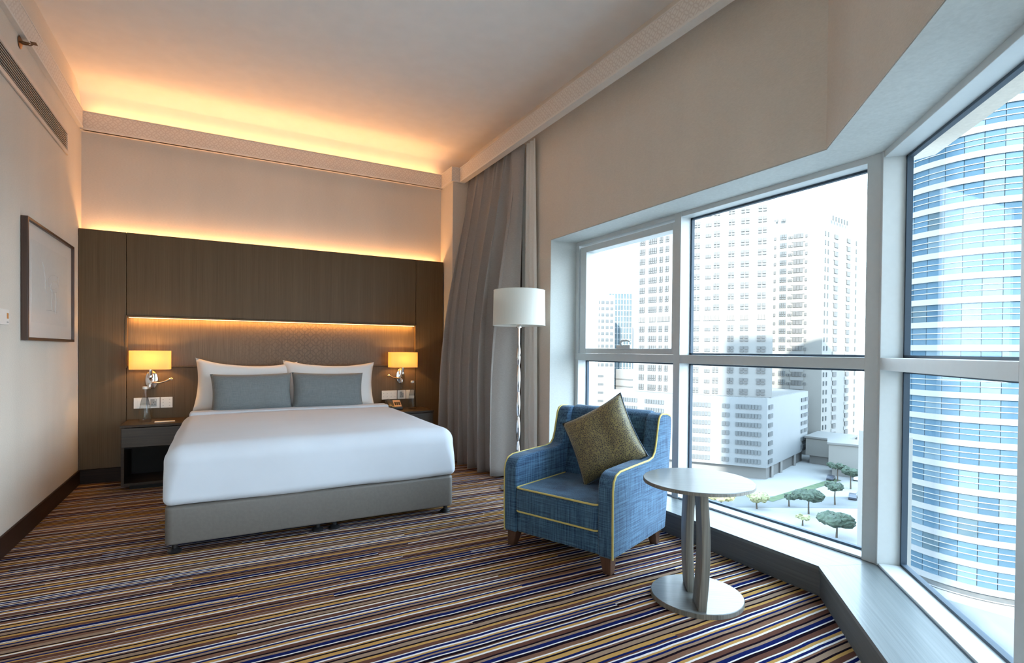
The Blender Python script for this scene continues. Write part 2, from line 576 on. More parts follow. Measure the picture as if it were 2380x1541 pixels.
fl = MB()
fl.quad([(-.05, .2, 0), (-.05, -7.65, 0), (W2p(SE, .2)[0], -7.65, 0), (*W2p(SE, .2), 0), (*W2p(-.2 * T22, .2), 0), (XW + .2, .2, 0)])
struct(fl.build('floor', 'carpet', recalc=False), 'multicoloured striped carpet covering the floor')
ce = MB().box(-.1, 4.0, -7.7, .3, ZC, ZC + .1)
struct(ce.build('ceiling', 'ceiling'), 'smooth pale ceiling with warm cove glow')
struct(MB().box(-.1, 0, -7.65, .25, 0, ZC + .05).build('wall_left', 'wall'), 'beige textured wall with air vent and picture')
struct(MB().box(0, 3.95, .117, .25, 0, ZC + .05).build('wall_back', 'wall'), 'warm lit wall above the wooden headboard panel')
struct(MB().box(3.165, 3.46, -.23, .117, 0, 3.05).build('wall_pillar', 'wall', bevel=.002), 'narrow pillar between headboard panel and curtain')
wre = MB().box(-.1, 4.0, -8.1, -7.65, 2.055, ZC + .05).box(-.1, 4.0, -8.1, -7.65, -.1, .14)
wre.box(-.1, .1, -8.1, -7.65, 0, 2.06).box(1.6, 4.0, -8.1, -7.65, 0, 2.06)
struct(wre.build('wall_rear', 'wall'))
wr = MB()
wr.box(XW, 3.95, -1.72, .12, 0, ZC)
wr.prism([(XW, -1.72), (XW, -4.02), (XW + .51, -4.02 - .51 * T22), (XW + .51, -1.72)], 2.055, ZC)
struct(wr.build('wall_right', 'wall'), 'beige fabric wall around and above the big windows')
wb = MB()
wb.prism([W2p(0, 0), W2p(SE, 0), W2p(SE, .51), W2p(-.51 * T22, .51)], 2.055, ZC)
wb.prism([W2p(1.925, 0), W2p(SE, 0), W2p(SE, .51), W2p(1.925, .51)], 0, 2.06)
p = W2p(SE, 0)
wb.box(p[0], p[0] + .5, -7.65, p[1] + .02, 2.055, ZC)
wb.box(p[0], p[0] + .5, -7.65, -7.5, 0, 2.06)
wb.box(p[0], p[0] + .5, -7.5, p[1] + .02, -.1, .14)
struct(wb.build('wall_bay', 'wall'), 'angled beige wall above the bay window')
# linings of the window opening (daylit paper)
rv = MB()
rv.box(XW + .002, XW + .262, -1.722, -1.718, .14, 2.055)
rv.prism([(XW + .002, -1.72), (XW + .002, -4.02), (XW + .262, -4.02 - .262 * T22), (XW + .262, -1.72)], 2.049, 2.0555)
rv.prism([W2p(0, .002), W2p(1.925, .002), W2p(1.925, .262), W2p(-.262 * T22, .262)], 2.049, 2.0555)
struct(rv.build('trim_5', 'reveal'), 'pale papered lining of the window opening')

# cornice: plain lip below, patterned band above
def cornice(name, path, label, inward, lip=.03):
    """path: plan polyline of the band face; the wall lies on the outer side"""
    root = sroot(name, (0, 0, 0), 0, label)
    n = len(path)
    band = bpy.data.meshes.new('band')
    v, f, uvs = [], [], []
    d = 0.
    for i in range(n - 1):
        a, b = Vector(path[i]), Vector(path[i + 1])
        L = (b - a).length
        k = len(v)
        v += [(a.x, a.y, 2.92), (b.x, b.y, 2.92), (b.x, b.y, 3.052), (a.x, a.y, 3.052)]
        f.append((k, k + 1, k + 2, k + 3))
        uvs += [(d, 0), (d + L, 0), (d + L, .134), (d, .134)]
        d += L
    band.from_pydata(v, [], f)
    ul = band.uv_layers.new(name='UVMap')
    for i, uv in enumerate(uvs):
        ul.data[i].uv = uv
    band.materials.append(M['cornice'])
    link('patterned_band', band, root)
    def off(t):
        out = []
        for i in range(n):
            a = Vector(path[max(i - 1, 0)])
            b = Vector(path[i])
            c = Vector(path[min(i + 1, n - 1)])
            ns = []
            for p_, q_ in ((a, b), (b, c)):
                dd = q_ - p_
                if dd.length > 1e-6:
                    dd.normalize()
                    ns.append(Vector((dd.y, -dd.x)) * inward)
            nn = sum(ns, Vector((0, 0)))
            nn.normalize()
            nn = nn / max(.4, nn.dot(ns[0]))
            out.append(b + nn * t)
        return out
    def strip(nm, ti, to, z0, z1, mat, bev=.004):
        A, B_ = off(ti), off(to)
        mb = MB()
        for i in range(n - 1):
            mb.prism([tuple(A[i]), tuple(A[i + 1]), tuple(B_[i + 1]), tuple(B_[i])], z0, z1)
        mb.build(nm, mat, root)
    strip('lower_lip', .004, -lip, 2.905, 2.92, 'white_trim')
    strip('band_backing', -.0015, -.016, 2.92, 3.05, 'white_trim')
    strip('top_bead', .004, -.016, 3.05, 3.057, 'white_trim')
    return root
cornice('trim_1', [(.026, -7.6), (.026, .02)], 'patterned plaster cornice along the wall with the air vent', 1)
cornice('trim_2', [(.02, .052), (3.145, .052), (3.145, -.25), (3.237, -.25)], 'patterned cornice above the headboard with glowing cove', 1)
cornice('trim_3', [(3.237, -.235), (3.237, -4.7)], 'patterned cornice over the curtain and window wall', 1, .059)
# closed shelf of the back cornice (holds the cove strip)
struct(MB().box(0.0, 3.165, .06, .118, 2.905, 2.93).build('trim_6', 'white_trim'), 'underside of cornice above headboard')

# baseboards
struct(MB().box(0, .014, -7.6, 0, 0, .116).build('baseboard_left', 'dark_wood', bevel=.003), 'dark wooden skirting board under picture wall')

# LED coves
led1 = MB().box(.05, 3.12, .082, .10, 3.032, 3.04)
tag(led1.build('cove_light', 'led'), 'warm light strip hidden behind cornice above headboard', 'light strip')
area('cove_glow', (1.58, .090, 3.046), (R(-114), 0, 0), 3.05, .025, 2.3)
cv = MB()
arc = [(.117 - .26 * (1 - math.cos(R(k * 9))), 3.045 + .225 * math.sin(R(k * 9))) for k in range(11)]
cv.prism([(.2, 3.28), (.2, 3.045)] + arc, 0, 3.44, 'yzx')
struct(cv.build('trim_8', 'ceiling', smooth=30), 'curved cove between cornice and ceiling above headboard')
led2 = MB().box(.03, 3.12, .07, .095, 2.045, 2.052)
tag(led2.build('wall_wash_light', 'led'), 'warm light strip behind top edge of headboard panel', 'light strip')
area('wall_wash_glow', (1.58, .082, 2.056), (R(180), 0, 0), 3.05, .02, 2.5)

# ================================================================== WINDOWS
def window(name, loc, rz, x0, x1, label, casement=False, last=False):
    r = sroot(name, loc, rz, label)
    F0, F1, G = .26, .366, .36
    MB().box(x0, x1, F0, F1, .13, .152).build('sill_frame', 'alu', r, bevel=.002)
    MB().box(x0, x1, F0 - .005, F0 + .001, .138, .1425).build('joint_seal', 'gasket', r)
    MB().box(x0, x1, F0, F1, 2.02, 2.06).build('head_frame', 'alu', r, bevel=.002)
    MB().box(x0, x1, F0 - .004, F1, 1.045, 1.102).build('transom', 'alu', r, bevel=.002)
    def pane(a, b, z0, z1, g=G, gw=.012):
        q = MB()
        q.box(a, a + gw, g - .014, g + .01, z0, z1).box(b - gw, b, g - .014, g + .01, z0, z1)
        q.box(a, b, g - .014, g + .01, z0, z0 + gw).box(a, b, g - .014, g + .01, z1 - gw, z1)
        q.build('gasket', 'gasket', r)
        pn = MB().box(a + .004, b - .004, g - .002, g + .004, z0 + .004, z1 - .004).build('pane', 'pane', r)
        return pn
    if casement:
        MB().box(x0, x0 + .045, F0, F1, .15, 2.02).build('jamb', 'alu', r, bevel=.002)
        pane(x0 + .045, x1, .152, 1.045)
        s = MB()
        a, b, z0, z1 = x0 + .062, x1 - .004, 1.104, 2.0
        s.box(a, a + .08, F0 + .004, .36, z0, z1).box(b - .022, b, F0 + .004, .36, z0, z1)
        s.box(a + .08, b - .022, F0 + .004, .36, z0, z0 + .04).box(a + .08, b - .022, F0 + .004, .36, z1 - .05, z1)
        sash = s.build('sash', 'alu', r, bevel=.003)
        MB().box(a + .078, b - .02, .325, .331, z0 + .038, z1 - .048).build('pane', 'pane', sash)
        h = MB().box(.555, .71, F0 - .012, F0 + .006, 1.142, 1.172).build('handle_base', 'alu', sash, bevel=.003)
        pth = [(.622, F0 - .006, 1.165), (.622, F0 - .02, 1.178), (.628, F0 - .026, 1.194), (.65, F0 - .028, 1.203), (.70, F0 - .028, 1.204), (.73, F0 - .024, 1.194)]
        MB().tube(pth, [.011, .011, .01, .008, .007, .006], 8).build('handle', 'alu', sash, smooth=40)
    else:
        pane(x0, x1, .152, 1.045)
        pane(x0, x1, 1.102, 2.02)
    return r
L1 = (XW, -1.72, 0)
w1 = window('window_1', L1, R(-90), 0, 1.135, 'narrow window with opening upper sash beside the floor lamp', True)
MB().box(1.135, 1.192, .255, .368, .14, 2.056).build('mullion', 'alu', w1, bevel=.002)
w2 = window('window_2', L1, R(-90), 1.192, 2.345, 'wide fixed window behind the side table')
L2 = (XW, -4.02, 0)
w3 = window('window_3', L2, R(-135), -.085, .905, 'bay window looking onto the curved glass tower')
MB().box(.905, .962, .255, .368, .14, 2.056).build('mullion', 'alu', w3, bevel=.002)
w4 = window('window_4', L2, R(-135), .962, 1.925, 'bay window pane closest to the viewer')
window('fill_window_1', (W2p(SE, 0)[0], W2p(SE, 0)[1], 0), R(-90), .06, 1.70, 'unseen window added behind the viewer for fill daylight')  # unseen window, added to let fill daylight into the room
window('fill_window_2', (1.6, -7.65, 0), R(180), 0, 1.5, 'unseen window added in the rear wall for more daylight')  # second added window out of view, brightens the bed front
cp = MB()
def W1p(t, off):
    return (XW + off, -1.72 - t)
cp.prism([W1p(2.345, .255), W1p(2.3 + .255 * T22, .255), W2p(-.085, .255), W2p(-.085, .368), W1p(2.3 + .368 * T22, .368), W1p(2.345, .368)][::-1], .14, 2.056)
struct(cp.build('trim_4', 'alu', bevel=.002), 'aluminium corner post where both window walls meet')
# low wooden ledge under the windows
ledge = sroot('trim_7', (0, 0, 0), 0, 'low grey wooden ledge under the windows')
MB().prism([(XW - .006, -1.5), (XW + .262, -1.5), (XW + .262, -4.02 - .262 * T22), (XW - .006, -4.02 + .006 * T22)], .122, .14).build('top_board', 'ledge_top', ledge, bevel=.001)
o = MB()
loc2 = Vector((XW, -4.02, 0))
o.prism([(.262 * -T22, .262), (.006 * T22, -.006), (1.93, -.006), (1.93, .262)], .122, .14)
o.build('top_board', 'ledge_top_d', ledge, loc2, (0, 0, R(-135)), bevel=.001)
MB().prism([(XW, -1.5), (XW + .02, -1.5), (XW + .02, -4.02 - .02 * T22), (XW, -4.02)], 0, .121).build('front_board', 'ledge_front', ledge)
MB().prism([(-.02 * T22, .02), (0, 0), (2.0, 0), (2.0, .02)], 0, .121).build('front_board', 'ledge_front_d', ledge, loc2, (0, 0, R(-135)))
# masonry spandrel below the glass, outside
sp = MB()
sp.prism([(XW + .262, -1.0), (XW + .366, -1.0), (XW + .366, -4.02 - .366 * T22), (XW + .262, -4.02 - .262 * T22)], -.6, .138)
sp.prism([W2p(-.262 * T22, .262), W2p(SE, .262), W2p(SE, .366), W2p(-.366 * T22, .366)], -.6, .138)
struct(sp.build('wall_spandrel', 'facade_pale'))

# ================================================================== HEADBOARD PANEL WALL
hb = thing('headboard_panel', (1.575, 0, 0), 'tall brown oak headboard panel with lit niche behind the bed', 'headboard')
HX = -1.575
def hbx(name, x0, x1, y0, y1, z0, z1, mat='panel_wood', bev=.002):
    ob = MB().box(x0 + HX, x1 + HX, y0, y1, z0, z1).build(name, mat, hb, bevel=bev)
    return ob
NX0, NX1, NZ0, NZ1 = .326, 2.838, .962, 1.376
hbx('side_panel', 0.004, .318, 0, .05, .116, 2.085)
hbx('side_panel', 2.846, 3.152, 0, .05, .116, 2.085)
hbx('upper_panel', .322, 2.842, 0, .05, NZ1 + .016, 2.085)
hbx('lower_panel', .322, 2.842, 0, .05, .116, NZ0 - .016)
hbx('backing', .004, 3.152, .05, .062, .0, 2.07, 'dark_inside', 0)
fr = MB()
fr.box(NX0 - .014 + HX, NX0 + HX, -.006, .05, NZ0 - .014, NZ1 + .014).box(NX1 + HX, NX1 + .014 + HX, -.006, .05, NZ0 - .014, NZ1 + .014)
fr.box(NX0 + HX, NX1 + HX, -.006, .05, NZ1, NZ1 + .014).box(NX0 + HX, NX1 + HX, -.008, .05, NZ0 - .014, NZ0)
fr.build('niche_frame', 'panel_wood', hb, bevel=.0015)
nb = MB().box(NX0, NX1, .044, .05, NZ0, NZ1).build('niche_back', 'niche', hb, (HX, 0, 0))
hbx('light_strip', NX0 + .01, NX1 - .01, .004, .016, NZ1 - .006, NZ1 - .001, 'led', 0)
hbx('skirting', 0.004, 3.152, -.008, .05, 0, .114, 'dark_wood_x')
area('niche_glow', (1.582, .012, NZ1 - .008), (R(12), 0, 0), 2.48, .012, 2.0, (1.0, .45, .08))

# ================================================================== BED
bed = thing('bed', (1.59, -1.06, 0), 'king-size double bed with white duvet on grey leatherette base', 'bed')
def rbox(x0, x1, y0, y1, z0, z1, rv=.05, rtop=.03, rbot=.02, seg=5):
    bm = bmesh.new()
    bmesh.ops.create_cube(bm, size=1)
    for v in bm.verts:
        v.co = Vector(((x0 + x1) / 2 + v.co.x * (x1 - x0), (y0 + y1) / 2 + v.co.y * (y1 - y0), (z0 + z1) / 2 + v.co.z * (z1 - z0)))
    if rv:
        ed = [e for e in bm.edges if abs(e.verts[0].co.z - e.verts[1].co.z) > 1e-5]
        bmesh.ops.bevel(bm, geom=ed, offset=rv, segments=seg, profile=.5, affect='EDGES')
    for zz, rr in ((z1, rtop), (z0, rbot)):
        if rr:
            ed = [e for e in bm.edges if all(abs(v.co.z - zz) < 1e-5 for v in e.verts) and any(abs(f.normal.z) < .5 for f in e.link_faces)]
            bmesh.ops.bevel(bm, geom=ed, offset=rr, segments=seg, profile=.5, affect='EDGES')
    bmesh.ops.recalc_face_normals(bm, faces=bm.faces)
    return bm
def bm_obj(bm, name, mat, parent=None, loc=(0, 0, 0), rot=(0, 0, 0), smooth=50):
    me = bpy.data.meshes.new(name)
    bm.to_mesh(me)
    bm.free()
    me.materials.append(M[mat])
    if smooth:
        me.polygons.foreach_set('use_smooth', [True] * len(me.polygons))
        me.set_sharp_from_angle(angle=R(smooth))
    return link(name, me, parent, loc, rot)
bl = lambda x: x - 1.59
by = lambda y: y + 1.06
for x0, x1 in ((.757, 2.424),):
    b_ = bm_obj(rbox(bl(x0), bl(x1), by(-2.09), by(-.02), .052, .262, .035, .02, .012), 'bed_base', 'grey_leather', bed)
for fx in (.80, 1.545, 1.645, 2.385):
    for fy in (-2.035, -.2):
        MB().lathe([(.034, 0), (.036, .008), (.026, .018), (.014, .022), (.014, .055)], 16, (bl(fx), by(fy), 0)).build('foot', 'black', bed, smooth=40)
bm_obj(rbox(bl(.775), bl(2.408), by(-2.07), by(-.025), .258, .556, .08, .06, .03), 'mattress', 'white_fabric', bed)
def duvet():
    x0, x1, y0, y1, z0, z1 = bl(.744), bl(2.442), by(-2.112), by(-.50), .262, .588
    cx, cy, cz = (x0 + x1) / 2, (y0 + y1) / 2, (z0 + z1) / 2
    h = Vector(((x1 - x0) / 2, (y1 - y0) / 2, (z1 - z0) / 2))
    bm = bmesh.new()
    bmesh.ops.create_cube(bm, size=2)
    bmesh.ops.subdivide_edges(bm, edges=bm.edges[:], cuts=39, use_grid_fill=True)
    def g(t, hh, r):
        a = abs(t)
        sg = 1 if t > 0 else -1
        if a <= .7:
            return t / .7 * (hh - r), 0.
        return sg * (hh - r), sg * math.tan((a - .7) / .3 * math.pi / 4)
    for v in bm.verts:
        t = v.co.copy()
        w = min(1, max(0, (t.z + .9) / 1.5))
        w = w * w * (3 - 2 * w)
        r = .045 + .05 * w
        q = [g(t[k], h[k], r) for k in range(3)]
        e = Vector((q[0][1], q[1][1], q[2][1])).normalized() * r
        p = Vector((q[0][0], q[1][0], q[2][0])) + e
        up_ = max(0, e.z / r)
        dome = .016 * (1 - abs(p.x / h.x) ** 3) * (1 - abs(p.y / h.y) ** 4)
        n = noise.noise(p * 2.3) * .007 + noise.noise(p * 6.5) * .002
        p += e / r * n
        p.z += dome * up_
        v.co = p + Vector((cx, cy, cz))
    bmesh.ops.recalc_face_normals(bm, faces=bm.faces)
    return bm
bm_obj(duvet(), 'duvet', 'white_fabric', bed, smooth=80)
bm_obj(rbox(bl(.80), bl(2.385), by(-.62), by(-.47), .57, .612, .02, .02, .01, 4), 'folded_sheet', 'white_fabric', bed)

def pillow_mesh(w, h, t, pinch=.10, pw=.5, nu=28, nv=20, seed=0, squash=0., pz=None):
    pz = pinch * 1.3 if pz is None else pz
    mb = MB()
    for side in (1, -1):
        def fn(a, b):
            u, v = a * 2 - 1, b * 2 - 1
            x = w / 2 * u * (1 - pinch * (1 - v * v) * abs(u) ** 2)
            z = h / 2 * v * (1 - (pz if v > 0 else pz * .3) * (1 - u * u) * abs(v) ** 2)
            th = t / 2 * max(0, (1 - u ** 4) * (1 - v ** 4)) ** pw
            th *= 1 - squash * (v * .5 + .5)
            th += (noise.noise(Vector((u * 2.2 + seed, v * 2.2, side))) * .012) * (1 - u * u) * (1 - v * v)
            return (x, -side * th, z)
        mb.grid(fn, nu, nv)
    return mb
def pillow(name, w, h, t, loc, rot, mat, label, cat, group=None, pinch=.1, seed=0, piping=None, pw=.5, squash=0., pz=None):
    mb = pillow_mesh(w, h, t, pinch, pw, seed=seed, squash=squash, pz=pz)
    pz = pinch * 1.3 if pz is None else pz
    me = mb.mesh(name, mat, recalc=False)
    bm = bmesh.new()
    bm.from_mesh(me)
    bmesh.ops.remove_doubles(bm, verts=bm.verts, dist=.0008)
    bmesh.ops.recalc_face_normals(bm, faces=bm.faces)
    bm.to_mesh(me)
    bm.free()
    me.polygons.foreach_set('use_smooth', [True] * len(me.polygons))
    me.set_sharp_from_angle(angle=R(70))
    o = link(name, me, None, loc, rot)
    tag(o, label, cat, group)
    if piping:
        pts = []
        for k in range(80):
            q = k / 80 * 4
            s_, f_ = int(q), q - int(q)
            u, v = [(f_ * 2 - 1, -1), (1, f_ * 2 - 1), (1 - f_ * 2, 1), (-1, 1 - f_ * 2)][s_]
            pts.append((w / 2 * u * (1 - pinch * (1 - v * v) * abs(u) ** 2), 0, h / 2 * v * (1 - (pz if v > 0 else pz * .3) * (1 - u * u) * abs(v) ** 2)))
        MB().tube(pts, .004, 6, True).build('piping', piping, o, smooth=60)
    return o
pillow('pillow', .82, .47, .19, (1.225, -.215, .790), (R(-14), R(2.5), 0), 'pillow_white', 'white bed pillow standing beside the lamp with long bent arm', 'pillow', 'white bed pillows', .07, 1, pz=.27)
pillow('pillow', .83, .455, .19, (1.92, -.265, .785), (R(-14), R(1.5), R(-2)), 'pillow_white', 'white bed pillow standing beside the telephone', 'pillow', 'white bed pillows', .07, 5, pz=.22)
pillow('cushion', .63, .335, .17, (1.255, -.44, .742), (R(-13), R(-.5), R(2)), 'cushion_grey', 'grey lumbar cushion on bed, further from the window', 'cushion', 'grey lumbar cushions', .055, 9)
pillow('cushion', .62, .335, .17, (1.873, -.45, .742), (R(-13), R(1), R(-2)), 'cushion_grey', 'grey lumbar cushion on bed, closer to the window', 'cushion', 'grey lumbar cushions', .055, 13)

# ================================================================== NIGHTSTANDS AND WHAT STANDS ON THEM
def nightstand(x0, x1, label):
    xc = (x0 + x1) / 2
    h = (x1 - x0) / 2
    r = thing('nightstand', (xc, -.21, 0), label, 'nightstand', 0, 'nightstands')
    y0, y1 = -.2, .19          # front, back (local)
    MB().box(-h - .006, h + .006, y0 - .008, y1, .492, .512).build('top', 'night_wood', r, bevel=.002)
    for s in (-1, 1):
        a, b = sorted((s * h, s * (h - .02)))
        MB().box(a, b, y0, y1, .035, .491).build('side_panel', 'night_wood', r, bevel=.001)
    MB().box(-h + .021, h - .021, y1 - .012, y1 - .002, .05, .49).build('back_panel', 'dark_inside', r)
    MB().box(-h + .02, h - .02, y0 + .004, y1 - .013, .035, .055).build('shelf', 'night_wood', r)
    MB().box(-h + .02, h - .02, y0 + .012, y1 - .013, .325, .335).build('drawer_floor', 'dark_inside', r)
    d = MB().box(-h + .004, h - .004, y0 - .006, y0 + .012, .338, .488).build('drawer', 'drawer', r, bevel=.0015)
    MB().box(-h + .05, h - .05, y0 + .04, y1 - .03, 0, .034).build('plinth', 'dark_inside', r)
    return r
nightstand(.338, .735, 'dark wooden nightstand with open shelf, in the corner by the framed picture')
nightstand(2.44, 2.895, 'dark wooden nightstand carrying the telephone, beside the curtain')

def bottle(loc, label):
    r = thing('water_bottle', loc, label, 'bottle', 0, 'glass water bottles')
    pr = [(.034, 0), (.037, .004), (.038, .02), (.036, .07), (.030, .12), (.022, .16), (.0145, .20), (.0125, .22), (.0125, .252)]
    r.scale = (1.2, 1.2, 1.07)
    MB().lathe(pr, 24).build('bottle_glass', 'bottle', r, smooth=50)
    MB().lathe([(.033, .006), (.035, .02), (.033, .07), (.028, .115), (.024, .14)], 24).build('water', 'water', r, smooth=50)
    MB().lathe([(.0295, .128), (.0232, .160), (.0175, .188)], 24, cap=False).build('paper_label', 'label', r, smooth=50)
    MB().lathe([(.0142, .250), (.0146, .252), (.0146, .268), (.0135, .270)], 20).build('cap', 'plate', r, smooth=40)
    return r
bottle((.475, -.235, .5125), 'clear water bottle on the nightstand with the small card')
bottle((2.745, -.20, .5125), 'clear water bottle on the nightstand beside the telephone')
cd = MB().box(-.07, .07, -.03, .03, 0, .004)
tag(cd.build('note_card', 'paper_white', None, (.615, -.29, .5125), (0, 0, R(4)), bevel=.0005), 'small white card lying on the nightstand', 'card')
ph = thing('telephone', (2.565, -.17, .5125), 'black bedside telephone on nightstand', 'telephone', R(-8))
MB().prism([(-.085, 0), (.095, 0), (.095, .08), (.085, .085), (-.085, .03)], -.085, .075, 'yzx').build('body', 'black', ph, bevel=.006, smooth=40)
kp = MB().box(-.036, .036, -.078, .078, 0, .004)
kp.build('keypad', plain('rose_metal_keypad', (.62, .44, .36), .35, .6, var=.02, bump=0), ph, (.028, .0, .0585), (R(17.9), 0, 0), bevel=.001)
for i in range(4):
    for j in range(3):
        MB().box(-.008, .008, -.0065, .0065, 0, .004).build('key', 'black', ph, (.008 + j * .020, .012 - i * .019, .0630 + (.012 - i * .019) * .3235), (R(17.9), 0, 0))
MB().prism([(-.10, .0), (.09, 0), (.09, .022), (-.10, .022)], -.02, .02, 'yzx').build('handset', 'black', ph, (-.052, 0, .052), (R(17.9), 0, 0), bevel=.008, smooth=40)

# ================================================================== WALL LAMPS, SWITCHES, SOCKETS
def sconce(x, arm_dir, label):
    r = thing('wall_lamp', (x, 0, .845), label, 'wall lamp', 0, 'bedside wall lamps')
    MB().lathe([(.045, 0), (.05, .006), (.048, .012), (.03, .018)], 28, sx=.9, sy=1.65).build('back_plate', 'chrome', r, (0, -.001, -.0), (R(90), 0, 0), smooth=40)
    MB().tube([(0, -.015, 0), (0, -.05, .005), (0, -.088, .02), (0, -.095, .05), (0, -.095, .10)], [.013, .013, .013, .013, .013], 12).build('stem', 'chrome', r, smooth=50)
    MB().lathe([(.018, -.012), (.020, 0), (.018, .012)], 16).build('joint', 'chrome', r, (0, -.092, .03), smooth=50)
    # shade: rounded rectangle drum, open at top and bottom
    W_, D_, rr, z0, z1 = .146, .075, .045, .092, .249
    prof = []
    for k in range(32):
        a = 2 * math.pi * k / 32
        cx = (W_ - rr) * (1 if math.cos(a) > 0 else -1)
        cy = (D_ - rr) * (1 if math.sin(a) > 0 else -1)
        prof.append((cx + rr * math.cos(a), cy + rr * math.sin(a)))
    sh = MB()
    for t in (0, .003):
        sh.grid(lambda a, b, t=t: (prof[round(a * 32) % 32][0] * (1 - t / W_), prof[round(a * 32) % 32][1] * (1 - t / D_) - .095, z0 + (z1 - z0) * b), 32, 1, closed_u=True)
    sh.build('shade', 'shade_amber', r, smooth=60, recalc=False)
    a = arm_dir
    pth = [(.0, -.03, -.02), (.03 * a, -.055, -.028), (.07 * a, -.07, -.024), (.11 * a, -.075, -.010), (.135 * a, -.08, .004)]
    am = MB().tube(pth, [.007, .007, .007, .008, .010], 10).build('reading_arm', 'chrome', r, smooth=50)
    MB().tube([(.135 * a, -.08, .004), (.15 * a, -.085, .008), (.158 * a, -.088, .0)], [.011, .013, .012], 12).build('spot_head', 'chrome', am, smooth=50)
    MB().lathe([(.012, 0), (.016, .02), (.010, .045)], 14).build('knob', 'chrome', r, (-.012 * a, -.028, -.075), smooth=50)
    b = bpy.data.lights.new('bulb_glow', 'POINT')
    b.energy = 4.2
    b.color = (1.0, .56, .19)
    b.shadow_soft_size = .028
    link('bulb_glow', b, None, (x, -.095, .845 + .17))
    MB().lathe([(.004, -.03), (.02, -.015), (.024, .005), (.018, .022), (.004, .03)], 14, (0, -.095, .155)).build('bulb', 'led', r, smooth=60)
    return r
sconce(.497, 1, 'glowing amber bedside wall lamp above the note card')
sconce(2.676, -1, 'glowing amber bedside wall lamp above the telephone')
def plate(x0, x1, kind, label, group='wall switches and sockets'):
    xc, h = (x0 + x1) / 2, (x1 - x0) / 2
    nm = {'socket': 'power_socket', 'buttons': 'light_switch', 'blank': 'light_switch'}[kind]
    r = thing(nm, (xc, 0, .600), label, 'socket' if kind == 'socket' else 'switch', 0, group)
    MB().box(-h, h, -.009, -.0005, 0, .092).build('cover_plate', 'plate', r, bevel=.002)
    if kind == 'socket':
        ins = MB().box(-.022, .022, -.0105, -.008, .014, .078).build('insert', 'plate_grey', r, bevel=.001)
        for px, pz, w, hh in ((0, .050, .004, .009), (-.010, .030, .006, .004), (.010, .030, .006, .004)):
            MB().box(px - w / 2, px + w / 2, -.0112, -.0104, pz - hh / 2, pz + hh / 2).build('pin_hole', 'black', ins)
        MB().box(.008, .018, -.012, -.0104, .064, .076).build('rocker', 'plate', ins)
    elif kind == 'buttons':
        nb_ = 4 if h > .06 else 2
        for i in range(nb_):
            for j in range(2 if nb_ == 4 else 3):
                x = (-h + .02) + i * (2 * h - .04) / max(1, nb_ - 1)
                z = (.028, .064)[j] if nb_ == 4 else .02 + j * .026
                MB().box(x - .007, x + .007, -.0105, -.0088, z - .007, z + .007).build('button', 'plate', r, bevel=.0008)
                MB().box(x - .003, x + .003, -.0109, -.0104, z - .002, z + .003).build('icon', 'plate_grey', r)
    else:
        MB().box(-.018, .018, -.013, -.008, .02, .072).build('rocker', 'plate', r, bevel=.001)
    return r
plate(.371, .461, 'blank', 'white wall switch half hidden behind the water bottle near the picture')
plate(.467, .555, 'socket', 'white power socket below the lamp over the note card')
plate(.560, .648, 'buttons', 'white six-button switch right beside the pillow and note card')
plate(2.480, 2.640, 'buttons', 'wide white button panel on wall above the telephone')
plate(2.647, 2.735, 'socket', 'white power socket above nightstand near the telephone')
plate(2.740, 2.828, 'blank', 'white wall switch behind the water bottle near the curtain')

# ================================================================== LEFT WALL: PICTURE, VENT, SPRINKLER, THERMOSTAT
pc = thing('picture', (0, -.85, 1.157), 'dark framed pale sketch hanging on the beige wall', 'picture')
a0, a1, hh, fwid, dp = -.545, .555, .725, .018, .035
f_ = MB()
f_.box(0.002, dp, a0, a0 + fwid, 0, hh).box(0.002, dp, a1 - fwid, a1, 0, hh)
f_.box(0.002, dp, a0 + fwid, a1 - fwid, 0, fwid).box(0.002, dp, a0 + fwid, a1 - fwid, hh - fwid, hh)
f_.build('frame', 'frame_wood', pc, bevel=.002)
mt = MB().box(.003, .018, a0 + fwid, a1 - fwid, fwid, hh - fwid).build('mat_board', 'paper', pc)
art = MB().box(.018, .0186, a0 + .13, a1 - .13, .11, hh - .11).build('artwork', plain('sketch_paper', (.70, .68, .645), .4, var=.02, bump=0, coat=.4), pc)
sk = random.Random(3)
for cyy, czz, rx, rz, n in ((.05, .40, .13, .05, 26), (.08, .37, .10, .04, 20), (.16, .42, .035, .03, 14)):
    MB().tube([(.0188, cyy + rx * math.cos(k / n * 5.6) + sk.uniform(-.004, .004), czz + rz * math.sin(k / n * 5.6) + .1 * rx * math.cos(k / n * 5.6)) for k in range(n)], .0016, 4).build('pencil_stroke', 'pencil', art)
for q in (((-.16, .46), (-.13, .40), (-.14, .34), (-.10, .31)), ((.10, .33), (.115, .26), (.10, .19)), ((-.12, .20), (0, .205), (.14, .20)), ((-.20, .50), (-.16, .47), (-.17, .44)), ((.02, .34), (.015, .25), (.03, .2))):
    MB().tube([(.0188, a_, b_) for a_, b_ in q], .0018, 4).build('pencil_stroke', 'pencil', art)

